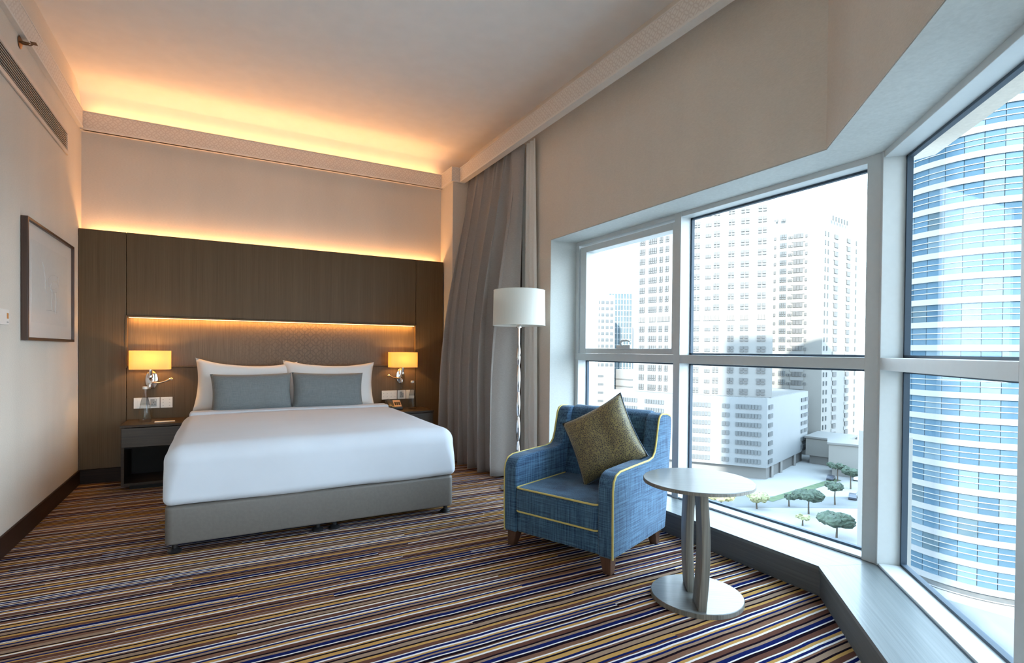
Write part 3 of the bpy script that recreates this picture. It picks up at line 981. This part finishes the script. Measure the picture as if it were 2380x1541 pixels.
vt = thing('air_vent', (0, -1.5, 2.558), 'long slotted air vent set high in the beige wall', 'vent')
vy0, vy1, vh = -1.15, 1.146, .187
v_ = MB()
v_.box(0.001, .012, vy0, vy1, 0, .028).box(0.001, .012, vy0, vy1, vh - .03, vh).box(0.001, .012, vy1 - .028, vy1, .028, vh - .03).box(0.001, .012, vy0, vy0 + .028, .028, vh - .03)
v_.build('frame', 'vent', vt, bevel=.002)
MB().box(.0005, .002, vy0 + .02, vy1 - .02, .02, vh - .02).build('slat_shade', 'vent_dark', vt)  # dark sheet: shade behind the slats put into its colour
for k in range(8):
    z = .034 + k * .0162
    MB().prism([(.002, z + .009), (.011, z), (.013, z + .002), (.004, z + .011)], vy0 + .028, vy1 - .028, 'xzy').build('slat', 'vent', vt)
spk = thing('sprinkler', (0, -1.404, 2.87), 'small brass sidewall sprinkler above the air vent', 'sprinkler')
MB().lathe([(.034, 0), (.036, .004), (.018, .012)], 20).build('flange', 'brass', spk, (0, 0, 0), (0, R(90), 0), smooth=40)
MB().lathe([(.010, 0), (.010, .022), (.006, .034)], 12).build('nozzle', 'brass', spk, (.008, 0, 0), (0, R(90), 0), smooth=40)
MB().tube([(.025, -.014, 0), (.045, -.016, 0), (.058, 0, 0), (.045, .016, 0), (.025, .014, 0)], .003, 6).build('yoke', 'brass', spk, smooth=50)
MB().box(.050, .078, -.018, .018, .008, .011).build('deflector', 'brass', spk, bevel=.001)
ts = thing('thermostat', (0, -1.70, 1.235), 'small white thermostat with amber display on beige wall', 'thermostat')
MB().box(0.0005, .014, -.075, .075, 0, .083).build('housing', 'plate', ts, bevel=.003)
MB().box(.0142, .0152, .035, .058, .034, .064).build('display', 'amber', ts)
MB().box(.0142, .0152, .035, .058, .012, .018).build('button', 'plate_grey', ts)

# ================================================================== CURTAINS
def drape():
    ys = -.262
    def main(c, k):
        kk = k ** .8
        bow = math.sin(min(1., k * 1.3) * math.pi / 2) ** 1.3
        x = 3.342 - (.285 - .085 * c) * bow
        y = ys - c * 1.0
        phs = 2 * math.pi * (5.6 * c + .16 * math.sin(4.6 * c + 1.1 * k) + .08 * math.sin(2.5 * k))
        amp = (.033 + .056 * kk) * (.8 + .5 * noise.noise(Vector((c * 7, k * 1.1, 0))))
        x += amp * math.sin(phs) + .010 * math.sin(2 * phs + 1) * kk
        x += .009 * max(0, 1 - k * 7) * math.sin(c * 130)
        y += .042 * math.cos(phs) * (.5 + .5 * kk) + .010 * noise.noise(Vector((c * 5, k * 2.2, 4)))
        return x, y
    def fn(a, b):
        z = .012 + b * 2.955
        k = 1 - b                       # 0 top, 1 bottom
        if a < .82:
            x, y = main(a / .82, k)
            return (x, y, z)
        c = (a - .82) / .18
        x0, y0 = main(1., k)
        kk = k ** .8
        xe, ye = 3.388 - .07 * kk, -1.365
        x1, y1 = min(x0, 3.31) - .035 * kk, -1.255 - .05 * kk     # front corner of the last pleat
        if c < .3:
            t = c / .3
            t = t * t * (3 - 2 * t)
            x, y = x0 + (x1 - x0) * t, y0 + (y1 - y0) * t
        else:
            t = (c - .3) / .7
            x = x1 + (xe - x1) * t
            y = y1 + (ye - y1) * t - .020 * math.sin(t * math.pi) + .008 * math.sin(t * 8 + 3 * k) * kk
        return (x, y, z)
    return MB().grid(fn, 240, 46)
dr = thing('curtain', (3.25, -.8, 0), 'heavy taupe drape gathered beside the headboard', 'curtain')
dm = drape()
dm.v = [(x - 3.25, y + .8, z) for x, y, z in dm.v]
do = dm.build('drape', 'drape', dr, smooth=80, recalc=False)
so = do.modifiers.new('thickness', 'SOLIDIFY')
so.thickness = .003
MB().box(3.33 - 3.25, 3.355 - 3.25, -.45, .56, 2.965, 2.985).build('track', 'alu', dr)
def sheer():
    def fn(a, b):
        z = .012 + b * 2.955
        k = 1 - b
        y = -1.31 - a * (.20 + .075 * k)
        x = 3.408 - (.010 + .006 * k) * math.cos(2 * math.pi * (3.2 * a + .15 * math.sin(3 * k)))
        return (x, y, z)
    return MB().grid(fn, 50, 20)
sm = sheer()
sm.v = [(x - 3.415, y + 1.42, z) for x, y, z in sm.v]
so_ = sm.build('sheer_curtain', 'sheer', None, (3.415, -1.42, 0), smooth=80, recalc=False)
tag(so_, 'narrow ivory sheer curtain hanging between drape and window', 'sheer curtain')

# ================================================================== FLOOR LAMP
lp = thing('floor_lamp', (3.132, -1.735, 0), 'chrome floor lamp with white drum shade behind the armchair', 'floor lamp')
MB().lathe([(.135, 0), (.14, .004), (.14, .012), (.12, .018), (.02, .024)], 36).build('base', 'chrome', lp, smooth=40)
MB().lathe([(.0085, .02), (.0085, 1.45)], 14).build('pole', 'chrome', lp, smooth=40)
zb = 1.165
for ln_ in (.16, .22, .20, .20, .20):
    MB().lathe([(.009, 0), (.016, -ln_ * .28), (.019, -ln_ * .55), (.014, -ln_ * .85), (.009, -ln_)], 8, (0, 0, zb)).build('bead', 'chrome', lp, rot=(0, 0, zb), smooth=60)
    zb -= ln_
MB().lathe([(.021, 1.305), (.021, 1.325), (.012, 1.335), (.012, 1.40)], 16).build('socket', 'chrome', lp, smooth=40)
sh = MB()
sh.lathe([(.212, 1.325), (.207, 1.605)], 56, cap=False)
sh.lathe([(.2095, 1.325), (.2045, 1.605)], 56, cap=False)
shd = sh.build('shade', 'shade_white', lp, smooth=40, recalc=False)
for z, rr in ((1.325, .211), (1.605, .206)):
    MB().tube([(rr * math.cos(k / 48 * 2 * math.pi), rr * math.sin(k / 48 * 2 * math.pi), z) for k in range(48)], .0028, 6, True).build('rim', 'shade_white', shd, smooth=60)
for k in range(3):
    a = 2 * math.pi * k / 3 + .4
    MB().tube([(.02 * math.cos(a), .02 * math.sin(a), 1.33), (.208 * math.cos(a), .208 * math.sin(a), 1.345)], .0018, 6).build('spider', 'chrome', lp)

# ================================================================== ARMCHAIR
CA = R(-68.094)
wv, bv = Vector((math.cos(CA), math.sin(CA), 0)), Vector((-math.sin(CA), math.cos(CA), 0))
CO = Vector((2.737, -3.382, 0)) - wv * .3225 + bv * .30
ch = thing('armchair', CO, 'blue tweed armchair with yellow piping by the window', 'armchair', CA)
side = [(-.03, .085), (-.034, .25), (-.034, .43), (-.026, .472), (-.004, .502), (.04, .515), (.20, .519), (.38, .521), (.43, .530), (.458, .556), (.475, .60), (.495, .68), (.508, .728), (.525, .752),
        (.555, .762), (.62, .758), (.672, .742), (.688, .72), (.680, .60), (.655, .40), (.628, .2), (.61, .085)]
for s in (-1, 1):
    xo, xi = s * .3525, s * .264
    mb = MB().prism([(b - .3, z) for b, z in side], min(xo, xi), max(xo, xi), 'yzx')
    ar = mb.build('arm', 'chair_blue', ch, bevel=.022, seg=4, smooth=50)
    pts = [(s * .349, b - .3, z) for b, z in side[:17]]
    fine = []
    for i in range(len(pts) - 1):
        for k in range(4):
            fine.append(tuple(p_ + (q_ - p_) * k / 4 for p_, q_ in zip(pts[i], pts[i + 1])))
    fine.append(pts[-1])
    cen = Vector((0, .0, .42))
    MB().tube([(x, y * .985 + (-.0008), z if z < .2 else z - .002) for x, y, z in fine], .0055, 8).build('piping', 'piping', ar, smooth=60)
MB().box(-.274, .274, -.318, .30, .088, .205).build('seat_rail', 'chair_blue', ch, bevel=.012, seg=3, smooth=50)
sc_ = bm_obj(rbox(-.270, .270, -.338, .20, .207, .348, .03, .028, .02, 5), 'seat_cushion', 'chair_blue', ch)
for zz, ins in ((.343, .004), (.212, .004)):
    path = []
    x0, x1, y0, y1, r_ = -.270 + ins, .270 - ins, -.338 + ins, .19, .03
    for cx, cy, a0_ in ((x1 - r_, y0 + r_, -90), (x1 - r_, y1 - r_, 0), (x0 + r_, y1 - r_, 90), (x0 + r_, y0 + r_, 180)):
        for k in range(5):
            a = R(a0_ + k * 22.5)
            path.append((cx + r_ * math.cos(a), cy + r_ * math.sin(a), zz))
    MB().tube(path, .0055, 8, True).build('piping', 'piping', sc_, smooth=60)
bk = [(.44, .20), (.49, .45), (.54, .70), (.552, .742), (.575, .764), (.61, .770), (.65, .757), (.676, .72), (.668, .60), (.64, .40), (.61, .10), (.40, .10)]
MB().prism([(b - .3, z) for b, z in bk], -.2715, .2715, 'yzx').build('backrest', 'chair_blue', ch, bevel=.02, seg=4, smooth=50)
for lx, ly in ((-.30, -.285), (.30, -.285), (-.295, .25), (.295, .25)):
    lg = MB()
    t_, b_ = .034, .021
    dx, dy = (.012 if lx > 0 else -.012), (.012 if ly > 0 else -.012)
    lg.v = [(lx + dx + sx * b_, ly + dy + sy * b_, 0) for sx, sy in ((-1, -1), (1, -1), (1, 1), (-1, 1))] + [(lx + sx * t_, ly + sy * t_, .10) for sx, sy in ((-1, -1), (1, -1), (1, 1), (-1, 1))]
    lg.f = [(3, 2, 1, 0), (4, 5, 6, 7), (0, 1, 5, 4), (1, 2, 6, 5), (2, 3, 7, 6), (3, 0, 4, 7)]
    lg.mi = [0] * 6
    lg.build('leg', 'leg_wood', ch, bevel=.003)
# throw cushion leaning in the chair
P0 = CO + wv * (-.262 + .3225) + bv * (.375 - .30)
tc_ = pillow('throw_cushion', .415, .415, .15, (P0.x, P0.y, .600), (0, 0, 0), 'brocade', 'gold and brown patterned square cushion in the armchair', 'cushion', None, .075, 21, 'gasket', .55, pz=.10)
tc_.matrix_world = Matrix.Translation((P0.x, P0.y, .606)) @ Matrix.Rotation(CA + R(4), 4, 'Z') @ Matrix.Rotation(R(-20), 4, 'X') @ Matrix.Rotation(R(-32), 4, 'Y')

# ================================================================== SIDE TABLE
tb = thing('side_table', (2.926, -3.762, 0), 'round grey wooden side table in front of the window', 'side table', R(-36.87))
def disc(r, z0, z1, name, par=None):
    mb = MB()
    n = 72
    ring = [(r * math.cos(2 * math.pi * k / n), r * math.sin(2 * math.pi * k / n)) for k in range(n)]
    rin = [((r - .0025) * math.cos(2 * math.pi * k / n), (r - .0025) * math.sin(2 * math.pi * k / n)) for k in range(n)]
    b = len(mb.v)
    mb.v += [(x, y, z1) for x, y in rin] + [(x, y, z1 - .0025) for x, y in ring] + [(x, y, z0) for x, y in ring]
    mb.f.append(tuple(range(n)))
    mb.mi.append(0)
    for k in range(n):
        j = (k + 1) % n
        mb.f += [(k, n + k, n + j, j), (n + k, 2 * n + k, 2 * n + j, n + j)]
        mb.mi += [0, 1]
    mb.f.append(tuple(2 * n + k for k in reversed(range(n))))
    mb.mi.append(1)
    return mb.build(name, ['table_wood', 'table_edge'], tb, smooth=30)
disc(.202, 0, .022, 'base')
disc(.242, .526, .541, 'table_top')
for y0, y1, xc, bw in ((-.182, -.06, -.012, .013), (.0, .12, -.022, -.011)):
    mb = MB()
    N_ = 14
    right = [(xc + bw * math.sin(math.pi * k / N_) + .017, .022 + k / N_ * .504) for k in range(N_ + 1)]
    left = [(x - .034, z) for x, z in right]
    mb.prism(right + left[::-1], y0, y1, 'xzy')
    mb.build('leg', 'table_edge', tb, bevel=.0015, smooth=30)

# ================================================================== OUTDOORS
GZ = -37.5
struct(MB().quad([(-400, -400, GZ), (900, -400, GZ), (900, 900, GZ), (-400, 900, GZ)]).build('ground', 'plaza', recalc=False), 'pale paved plaza far below the windows')
def facerot(P0, P1):
    return math.atan2(P1[1] - P0[1], P1[0] - P0[0])
def win_mesh(name, w, h, nx, ny, mat, gap=.18, d=.12, low=.3):
    """panes side by side, upper row tall and lower row short; local x along the facade, y outward, z up from the sill"""
    mb = MB()
    cw = (w - gap * (nx - 1)) / nx
    rows = [(h * low + gap, h), (0, h * low)] if ny == 2 else [(0, h)]
    for i in range(nx):
        for z0, z1 in rows:
            x = -w / 2 + i * (cw + gap)
            mb.box(x, x + cw, -.3, d, z0, z1)
    return mb.mesh(name, mat)
def on_face(parent, P0, P1, dist, z, me, name='window', out=1):
    """P0->P1 with the outside on the right-hand side"""
    a = facerot(P0, P1)
    x, y = P0[0] + math.cos(a) * dist - parent.location.x, P0[1] + math.sin(a) * dist - parent.location.y
    return link(name, me, parent, (x, y, z - parent.location.z), (0, 0, a + math.pi))
def prism_part(parent, name, poly, z0, z1, mat):
    lx, ly, lz = parent.location
    return MB().prism([(x - lx, y - ly) for x, y in poly], z0 - lz, z1 - lz).build(name, mat, parent)

# tower A: white slab block, two visible faces
A1, A2, A3 = (147.47, 96.58), (132.41, 117.41), (127.14, 135.6)
ta = thing('apartment_tower', (147.47, 96.58, GZ), 'big white tower block with rows of windows, nearest facing the room', 'building')
prism_part(ta, 'walls', [A1, (172, 116), (150, 140), A3, A2], -12.44, 48.4, 'facade_white')
mA = {k: win_mesh('window', *v) for k, v in {
    'w3': (2.0, 1.9, 3, 2, 'win_dark', .15), 'w4': (3.0, 1.9, 4, 2, 'win_dark', .15), 'w2': (1.25, 1.9, 2, 2, 'win_dark', .15), 'v2': (2.3, 1.75, 2, 2, 'win_dark', .3), 'u2': (1.7, 1.75, 2, 2, 'win_dark', .25), 'd2': (1.7, 1.0, 2, 1, 'win_dark', .08), 'lv': (2.4, 1.7, 6, 1, 'louver', .12)}.items()}
for r_ in range(18):
    z = 45.3 - .9 - 3.31 * r_
    if z < -12.5:
        break
    for dd, k in ((22.1, 'u2'), (18.7, 'd2'), (16.2, 'u2'), (11.9, 'u2'), (8.0, 'v2'), (3.2, 'v2')):
        on_face(ta, A1, A2, dd, z, mA['lv' if r_ == 10 else k])
    for dd, k in ((15.7, 'w3'), (11.7, 'w4'), (8.6, 'w2'), (6.4, 'w2')):
        on_face(ta, A2, A3, dd, z, mA['lv' if r_ == 10 else k])
for z in (48.4,):
    prism_part(ta, 'parapet', [(147.9, 97.3), (171, 116), (150, 139), (127.8, 135.2), (133.0, 117.6)], 48.4, 49.1, 'facade_white')
# podium of tower A
Pd = [(144.49, 95.94), (187.25, 109.98), (190, 140), (120.84, 143.6), (128.08, 118.63)]
pod = thing('podium_block', (144.49, 95.94, GZ), 'pale blue-grey podium block with ribbon windows below the white tower', 'building')
prism_part(pod, 'walls', Pd, -33.6, -12.6, 'facade_pale')
inner = [(146.5, 97.5), (184, 110), (186, 138), (124, 141), (130, 119)]
prism_part(pod, 'ground_floor', inner, GZ, -33.6, 'louver')
prism_part(pod, 'roof_deck', [(145.2, 96.6), (186.5, 110.3), (189, 139), (121.8, 142.6), (128.8, 119)], -12.6, -12.45, 'louver')
mP = {'long': win_mesh('window', 7.0, 1.3, 8, 1, 'win_blue', .18), 'short': win_mesh('window', 2.0, 1.3, 2, 1, 'win_blue', .15), 'side': win_mesh('window', 3.6, 1.3, 4, 1, 'win_blue', .18)}
for r_ in range(7):
    z = -16.0 - 2.75 * r_
    on_face(pod, Pd[0], Pd[4], 5.25, z, mP['long'])
    on_face(pod, Pd[0], Pd[4], 11.6, z, mP['short'])
    on_face(pod, Pd[0], Pd[4], 19.5, z, mP['long'])
    on_face(pod, Pd[4], Pd[3], 6, z, mP['long'])
    on_face(pod, Pd[4], Pd[3], 16, z, mP['long'])
    for dd in (3, 38, 42.5):
        on_face(pod, (187.25, 109.98), Pd[0], 45 - dd, z, mP['side'])
for dd in (6, 15, 30):
    f_ = dd / 45.
    cx, cy = 144.49 + f_ * 42.76 + .3, 95.94 + f_ * 14.04 + .8
    prism_part(pod, 'column', [(cx - .5, cy - .5), (cx + .5, cy - .5), (cx + .5, cy + .5), (cx - .5, cy + .5)], GZ, -33.6, 'facade_white')
# tower B: cream tower with balconies
B0, BL, BR = (197.55, 111.26), (189.68, 128.55), (229.21, 115.92)
tbw = thing('balcony_tower', (197.55, 111.26, GZ), 'cream apartment tower with stacked white balconies', 'building')
prism_part(tbw, 'walls', [B0, BR, (232, 150), BL], GZ, 50.5, 'facade_cream')
prism_part(tbw, 'penthouse', [(197.9, 112.6), (224, 116.6), (226, 146), (191.5, 126.5)], 50.5, 57.4, 'facade_cream')
prism_part(tbw, 'roof_drum', [(203 + 4 * math.cos(k * .52), 121 + 4 * math.sin(k * .52)) for k in range(12)], 57.4, 59.5, 'facade_white')
mB = {'s': win_mesh('window', .7, 1.1, 1, 1, 'win_dark'), 'm': win_mesh('window', 2.2, 1.9, 3, 2, 'win_blue', .15), 't': win_mesh('window', 1.4, .9, 2, 1, 'win_dark', .15), 'door': win_mesh('window', 3.2, 1.6, 3, 1, 'win_dark', .12), 'v': win_mesh('window', .6, 1.7, 1, 1, 'win_blue')}
balc = MB().box(-2.3, 2.3, -.2, 1.5, 0, 1.25).mesh('balcony', 'facade_white')
for r_ in range(24):
    z = 45.2 - 3.31 * r_
    for dd, k in ((16.4, 's'), (13.5, 'm'), (11.0, 't'), (5.6, 's')):
        on_face(tbw, B0, BL, dd, z, mB[k])
    on_face(tbw, B0, BL, 8.3, z, mB['door'])
    on_face(tbw, B0, BL, 8.3, z - 1.6, balc, 'balcony')
    for dd, k in ((1.5, 'v'), (4.0, 'v'), (30.2, 'v')):
        on_face(tbw, BR, B0, 32 - dd, z, mB[k])
    if r_ < 24:
        for dd in (11, 22.6):
            on_face(tbw, BR, B0, 32 - dd, z, mB['door'])
            on_face(tbw, BR, B0, 32 - dd, z - 1.6, balc, 'balcony')
for dd in (13.5, 16.2):
    on_face(tbw, B0, BL, dd, 52.3, mB['t'])
for k in range(6):
    on_face(tbw, BR, B0, 24 - 2.6 * k, 52.0, mB['v'])
# glass tower far left and its white neighbours
gt = thing('glass_tower', (217.5, 252, GZ), 'distant blue glass tower between white buildings', 'building')
ga = R(-25)
GW, GD, GT = 14.4, 14.4, 38.0
def rot2(x, y, a):
    return (x * math.cos(a) - y * math.sin(a), x * math.sin(a) + y * math.cos(a))
q = [rot2(x, y, ga) for x, y in ((-GW / 2, -GD / 2), (GW / 2, -GD / 2), (GW / 2, GD / 2), (-GW / 2, GD / 2))]
MB().prism(q, 0, GT - GZ - 1).build('glazed_body', 'far_glass', gt)
for face in range(4):
    a = ga + face * math.pi / 2
    for k in range(9):
        px, py = rot2(-GW / 2 + k * GW / 8, -GD / 2 - .1, a)
        MB().box(-.22, .22, -.3, .3, 0, GT - GZ).build('mullion', 'rail', gt, (px, py, 0), (0, 0, a))
for k in range(21):
    z = 4 + k * 3.5
    qq = [rot2(x * 1.008, y * 1.008, ga) for x, y in ((-GW / 2, -GD / 2), (GW / 2, -GD / 2), (GW / 2, GD / 2), (-GW / 2, GD / 2))]
    MB().prism(qq, z, z + .45).build('floor_band', 'band', gt)
wl = thing('office_block', (184, 236, GZ), 'distant white block with small square windows beyond the glass tower', 'building')
q = [(-14, -4), (8.5, -12), (12, 4), (-10, 14)]
MB().prism(q, 0, 32.5 - GZ).build('walls', 'far_white', wl)
mW = win_mesh('window', 1.7, 1.7, 1, 1, 'win_blue')
a_ = math.atan2(-8, 22.5)
for r_ in range(14):
    for k in range(6):
        d_ = 9 + k * 2.6
        link('window', mW, wl, (-14 + math.cos(a_) * d_, -4 + math.sin(a_) * d_, 32.5 - GZ - 5 - 3.3 * r_ * 1.05), (0, 0, a_ + math.pi))
lw = thing('low_office', (144, 184, GZ), 'low white office building with slanted ribbon windows', 'building')
q = [(-8, -4), (5.8, -10), (14, 4), (0, 12)]
MB().prism(q, 0, -6 - GZ).build('walls', 'far_white', lw)
a_ = math.atan2(-6, 13.8)
mL = win_mesh('window', 8.0, .9, 1, 1, 'win_blue')
for r_ in range(5):
    link('window', mL, lw, (-8 + math.cos(a_) * 7, -4 + math.sin(a_) * 7, -6 - GZ - 4 - 3.6 * r_), (0, 0, a_ + math.pi))
w5 = thing('white_annex', (248.7, 297.7, GZ), 'hazy white slab standing behind the glass tower', 'building')
MB().prism([(-34, -2), (20, -32), (30, -10), (-20, 16)], 0, 48 - GZ).build('walls', 'far_white', w5)
MB().prism([(-30, 0), (16, -26), (24, -10), (-16, 12)], 48 - GZ, 50.5 - GZ).build('roof_house', 'far_white', w5)
for nm, x, y, w, d, z, lab in (('low_annex', 204, 224, 12, 12, -9, 'low white annex with thin ledges at the foot of the glass tower'),):
    an = thing(nm, (x, y, GZ), lab, 'building')
    MB().box(-w / 2, w / 2, -d / 2, d / 2, 0, z - GZ).build('walls', 'far_white', an)
    for k in range(6):
        MB().box(-w / 2 - .3, w / 2 + .3, -d / 2 - .3, d / 2 + .3, 3 + k * 4, 3.5 + k * 4).build('ledge', 'louver', an)
# low houses below the balcony tower
for x, y, w, d, h, rz, nm, lab in ((190, 103, 16, 12, 9, R(17), 'parking_block', 'low grey building with white columns at the foot of the balcony tower'), (176, 90, 11, 10, 10, R(30), 'gate_house', 'low cream building with sunlit wall beside the park')):
    hs = thing(nm, (x, y, GZ), lab, 'building', rz)
    MB().box(-w / 2, w / 2, -d / 2, d / 2, 3, h).build('upper_floor', 'facade_cream', hs)
    MB().box(-w / 2 + 1, w / 2 - 1, -d / 2 + 1, d / 2 - 1, 0, 3).build('ground_floor', 'louver', hs)
    MB().box(-w / 2 - .4, w / 2 + .4, -d / 2 - .4, d / 2 + .4, h, h + .6).build('roof', 'louver', hs)
    for sx in (-1, 0, 1):
        MB().box(sx * w * .45 - .5, sx * w * .45 + .5, -d / 2 - .5, -d / 2 + .5, 0, h).build('column', 'facade_white', hs)
nb_ = thing('cream_block', (80.2, 31.5, GZ), 'narrow cream facade edge with small windows close behind the corner post', 'building', R(-30))
MB().box(-3, .1, -3, 3, 0, -9.6 - GZ).build('walls', 'facade_cream', nb_)
mN = win_mesh('window', .6, 1.0, 1, 1, 'win_dark')
for k in range(6):
    link('window', mN, nb_, (-2.0, -3.0, -9.6 - GZ - 4 - 3.2 * k), (0, 0, math.pi))
# round glass tower
rtw = thing('round_glass_tower', (117.92, 35.94, GZ), 'curved blue glass tower with white floor bands outside the bay window', 'building')
RR = 13.45
ang0 = math.atan2(-41.4, -116.9)
SEG = 22
A_LO, A_HI = ang0 - R(95), ang0 + R(95)
def arc_mesh(name, mat, r0, r1, z0, z1, a0, a1, n):
    mb = MB()
    for k in range(n):
        p, q_ = a0 + (a1 - a0) * k / n, a0 + (a1 - a0) * (k + 1) / n
        mb.prism([(r0 * math.cos(p), r0 * math.sin(p)), (r1 * math.cos(p), r1 * math.sin(p)), (r1 * math.cos(q_), r1 * math.sin(q_)), (r0 * math.cos(q_), r0 * math.sin(q_))], z0, z1)
    return mb.mesh(name, mat, smooth=30)
bandm = arc_mesh('floor_band', 'band', RR - .5, RR + .25, -.48, .48, A_LO, A_HI, 60)
railm = arc_mesh('glazing_bar', 'rail', RR - .1, RR + .12, -.06, .06, A_LO, A_HI, 60)
# panes within the arc the room looks at; each its own object
PA0, PA1 = ang0 - R(62), ang0 + R(62)
NP = 12
panem = [arc_mesh('pane', 'cglass', RR - .3, RR, .48, 3.32, PA0 + (PA1 - PA0) * k / NP + .003, PA0 + (PA1 - PA0) * (k + 1) / NP - .003, 3) for k in range(NP)]
core = MB().lathe([(RR - .32, 0), (RR - .32, 60 - GZ)], 48).build('core', 'win_blue', rtw, smooth=30)
for k in range(-10, 16):
    c = 2.2 + 3.8 * k
    if c < GZ + 1:
        continue
    zl = c - GZ
    link('floor_band', bandm, rtw, (0, 0, zl))
    link('glazing_bar', railm, rtw, (0, 0, zl - 1.45))
    link('glazing_bar', railm, rtw, (0, 0, zl - 2.35))
    for i in range(NP):
        if -10 <= k <= 14:
            link('pane', panem[i], rtw, (0, 0, zl))
# neighbouring high-rise behind the room whose shadow falls over the plaza
hx = lambda h, a: (h * .685 + a * .729, -h * .729 + a * .685)
sh_ = thing('shading_tower', (*hx(33, -75), GZ), 'grey high-rise behind the viewer that shades the plaza', 'building')
qq = [hx(16.8, -70), hx(16.8, -85), hx(46, -85), hx(46, -70)]
prism_part(sh_, 'walls', [qq[3], qq[2], qq[1], qq[0]], GZ, 141, 'facade_pale')
# ground: roads, lawns, trees, cars
def patch(name, pts, z, mat, label):
    return struct(MB().quad([(x, y, GZ + z) for x, y in pts]).build(name, mat, recalc=False), label)
patch('road_1', [(96, 92), (150, 62), (210, 88), (214, 98), (150, 74), (100, 102)], .04, 'road', 'street crossing the plaza')
patch('road_2', [(70, -20), (112, -20), (112, 20), (103, 24), (101, 34), (104, 46), (96, 50), (84, 30)], .05, 'road', 'street at the foot of the round glass tower')
patch('lawn_1', [(126, 81), (166, 86), (166, 88.5), (126, 83.5)], .09, 'lawn', 'strip of green lawn along the street')
def tree(x, y, h, r, mat, label, seed):
    rn = random.Random(seed)
    t = thing('tree', (x, y, GZ), label, 'tree', rn.uniform(0, 6), 'park trees')
    MB().tube([(0, 0, 0), (.1, .05, h * .4), (0, .1, h * .75)], [.22, .16, .1], 8).build('trunk', 'trunk', t, smooth=60)
    bm = bmesh.new()
    for k in range(8):
        mt_ = Matrix.Translation((rn.uniform(-r, r) * .65, rn.uniform(-r, r) * .65, h * .8 + rn.uniform(-.25, .3) * h * .35)) @ Matrix.Diagonal((1, 1, .62, 1))
        bmesh.ops.create_icosphere(bm, subdivisions=3, radius=r * rn.uniform(.35, .6), matrix=mt_)
    for v in bm.verts:
        v.co += Vector((noise.noise(v.co * 2.3), noise.noise(v.co * 2.3 + Vector((9, 0, 0))), noise.noise(v.co * 2.3 + Vector((0, 9, 0))))) * .45
    bm_obj(bm, 'crown', mat, t, smooth=None)
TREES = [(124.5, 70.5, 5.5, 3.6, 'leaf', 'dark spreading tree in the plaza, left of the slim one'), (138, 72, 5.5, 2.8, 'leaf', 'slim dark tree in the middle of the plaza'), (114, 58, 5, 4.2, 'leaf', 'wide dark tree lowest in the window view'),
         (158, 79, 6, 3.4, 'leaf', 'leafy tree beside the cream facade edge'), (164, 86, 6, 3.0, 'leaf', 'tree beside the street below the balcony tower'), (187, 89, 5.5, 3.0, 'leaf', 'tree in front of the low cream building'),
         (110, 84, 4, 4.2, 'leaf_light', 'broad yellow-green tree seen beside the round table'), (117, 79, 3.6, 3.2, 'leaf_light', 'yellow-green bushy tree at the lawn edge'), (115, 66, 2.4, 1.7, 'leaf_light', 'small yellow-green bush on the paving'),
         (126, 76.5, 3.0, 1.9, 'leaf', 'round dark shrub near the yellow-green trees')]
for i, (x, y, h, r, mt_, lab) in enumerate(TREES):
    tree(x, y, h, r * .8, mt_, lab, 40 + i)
def car(x, y, rz, mat, label):
    c = thing('car', (x, y, GZ), label, 'car', rz, 'cars on the street')
    MB().prism([(-2.1, .35), (2.1, .35), (2.15, .8), (1.2, .95), (.6, 1.45), (-1.2, 1.45), (-1.9, .95), (-2.15, .85)], -.85, .85, 'xzy').build('body', mat, c, bevel=.06)
    MB().prism([(-1.6, .98), (1.05, .98), (.55, 1.38), (-1.15, 1.38)], -.87, .87, 'xzy').build('side_windows', 'win_dark', c)
    for wx in (-1.3, 1.3):
        for wy in (-.86, .86):
            MB().lathe([(.33, -.1), (.33, .1)], 14).build('wheel', 'black', c, (wx, wy, .33), (R(90), 0, 0))
car(171, 84, R(22), 'car_white', 'white car on the street by the low cream building')
car(164, 88, R(20), 'car_dark', 'dark car beside the podium columns')
car(148, 73, R(25), 'car_dark', 'dark car on the plaza street near the slim tree')
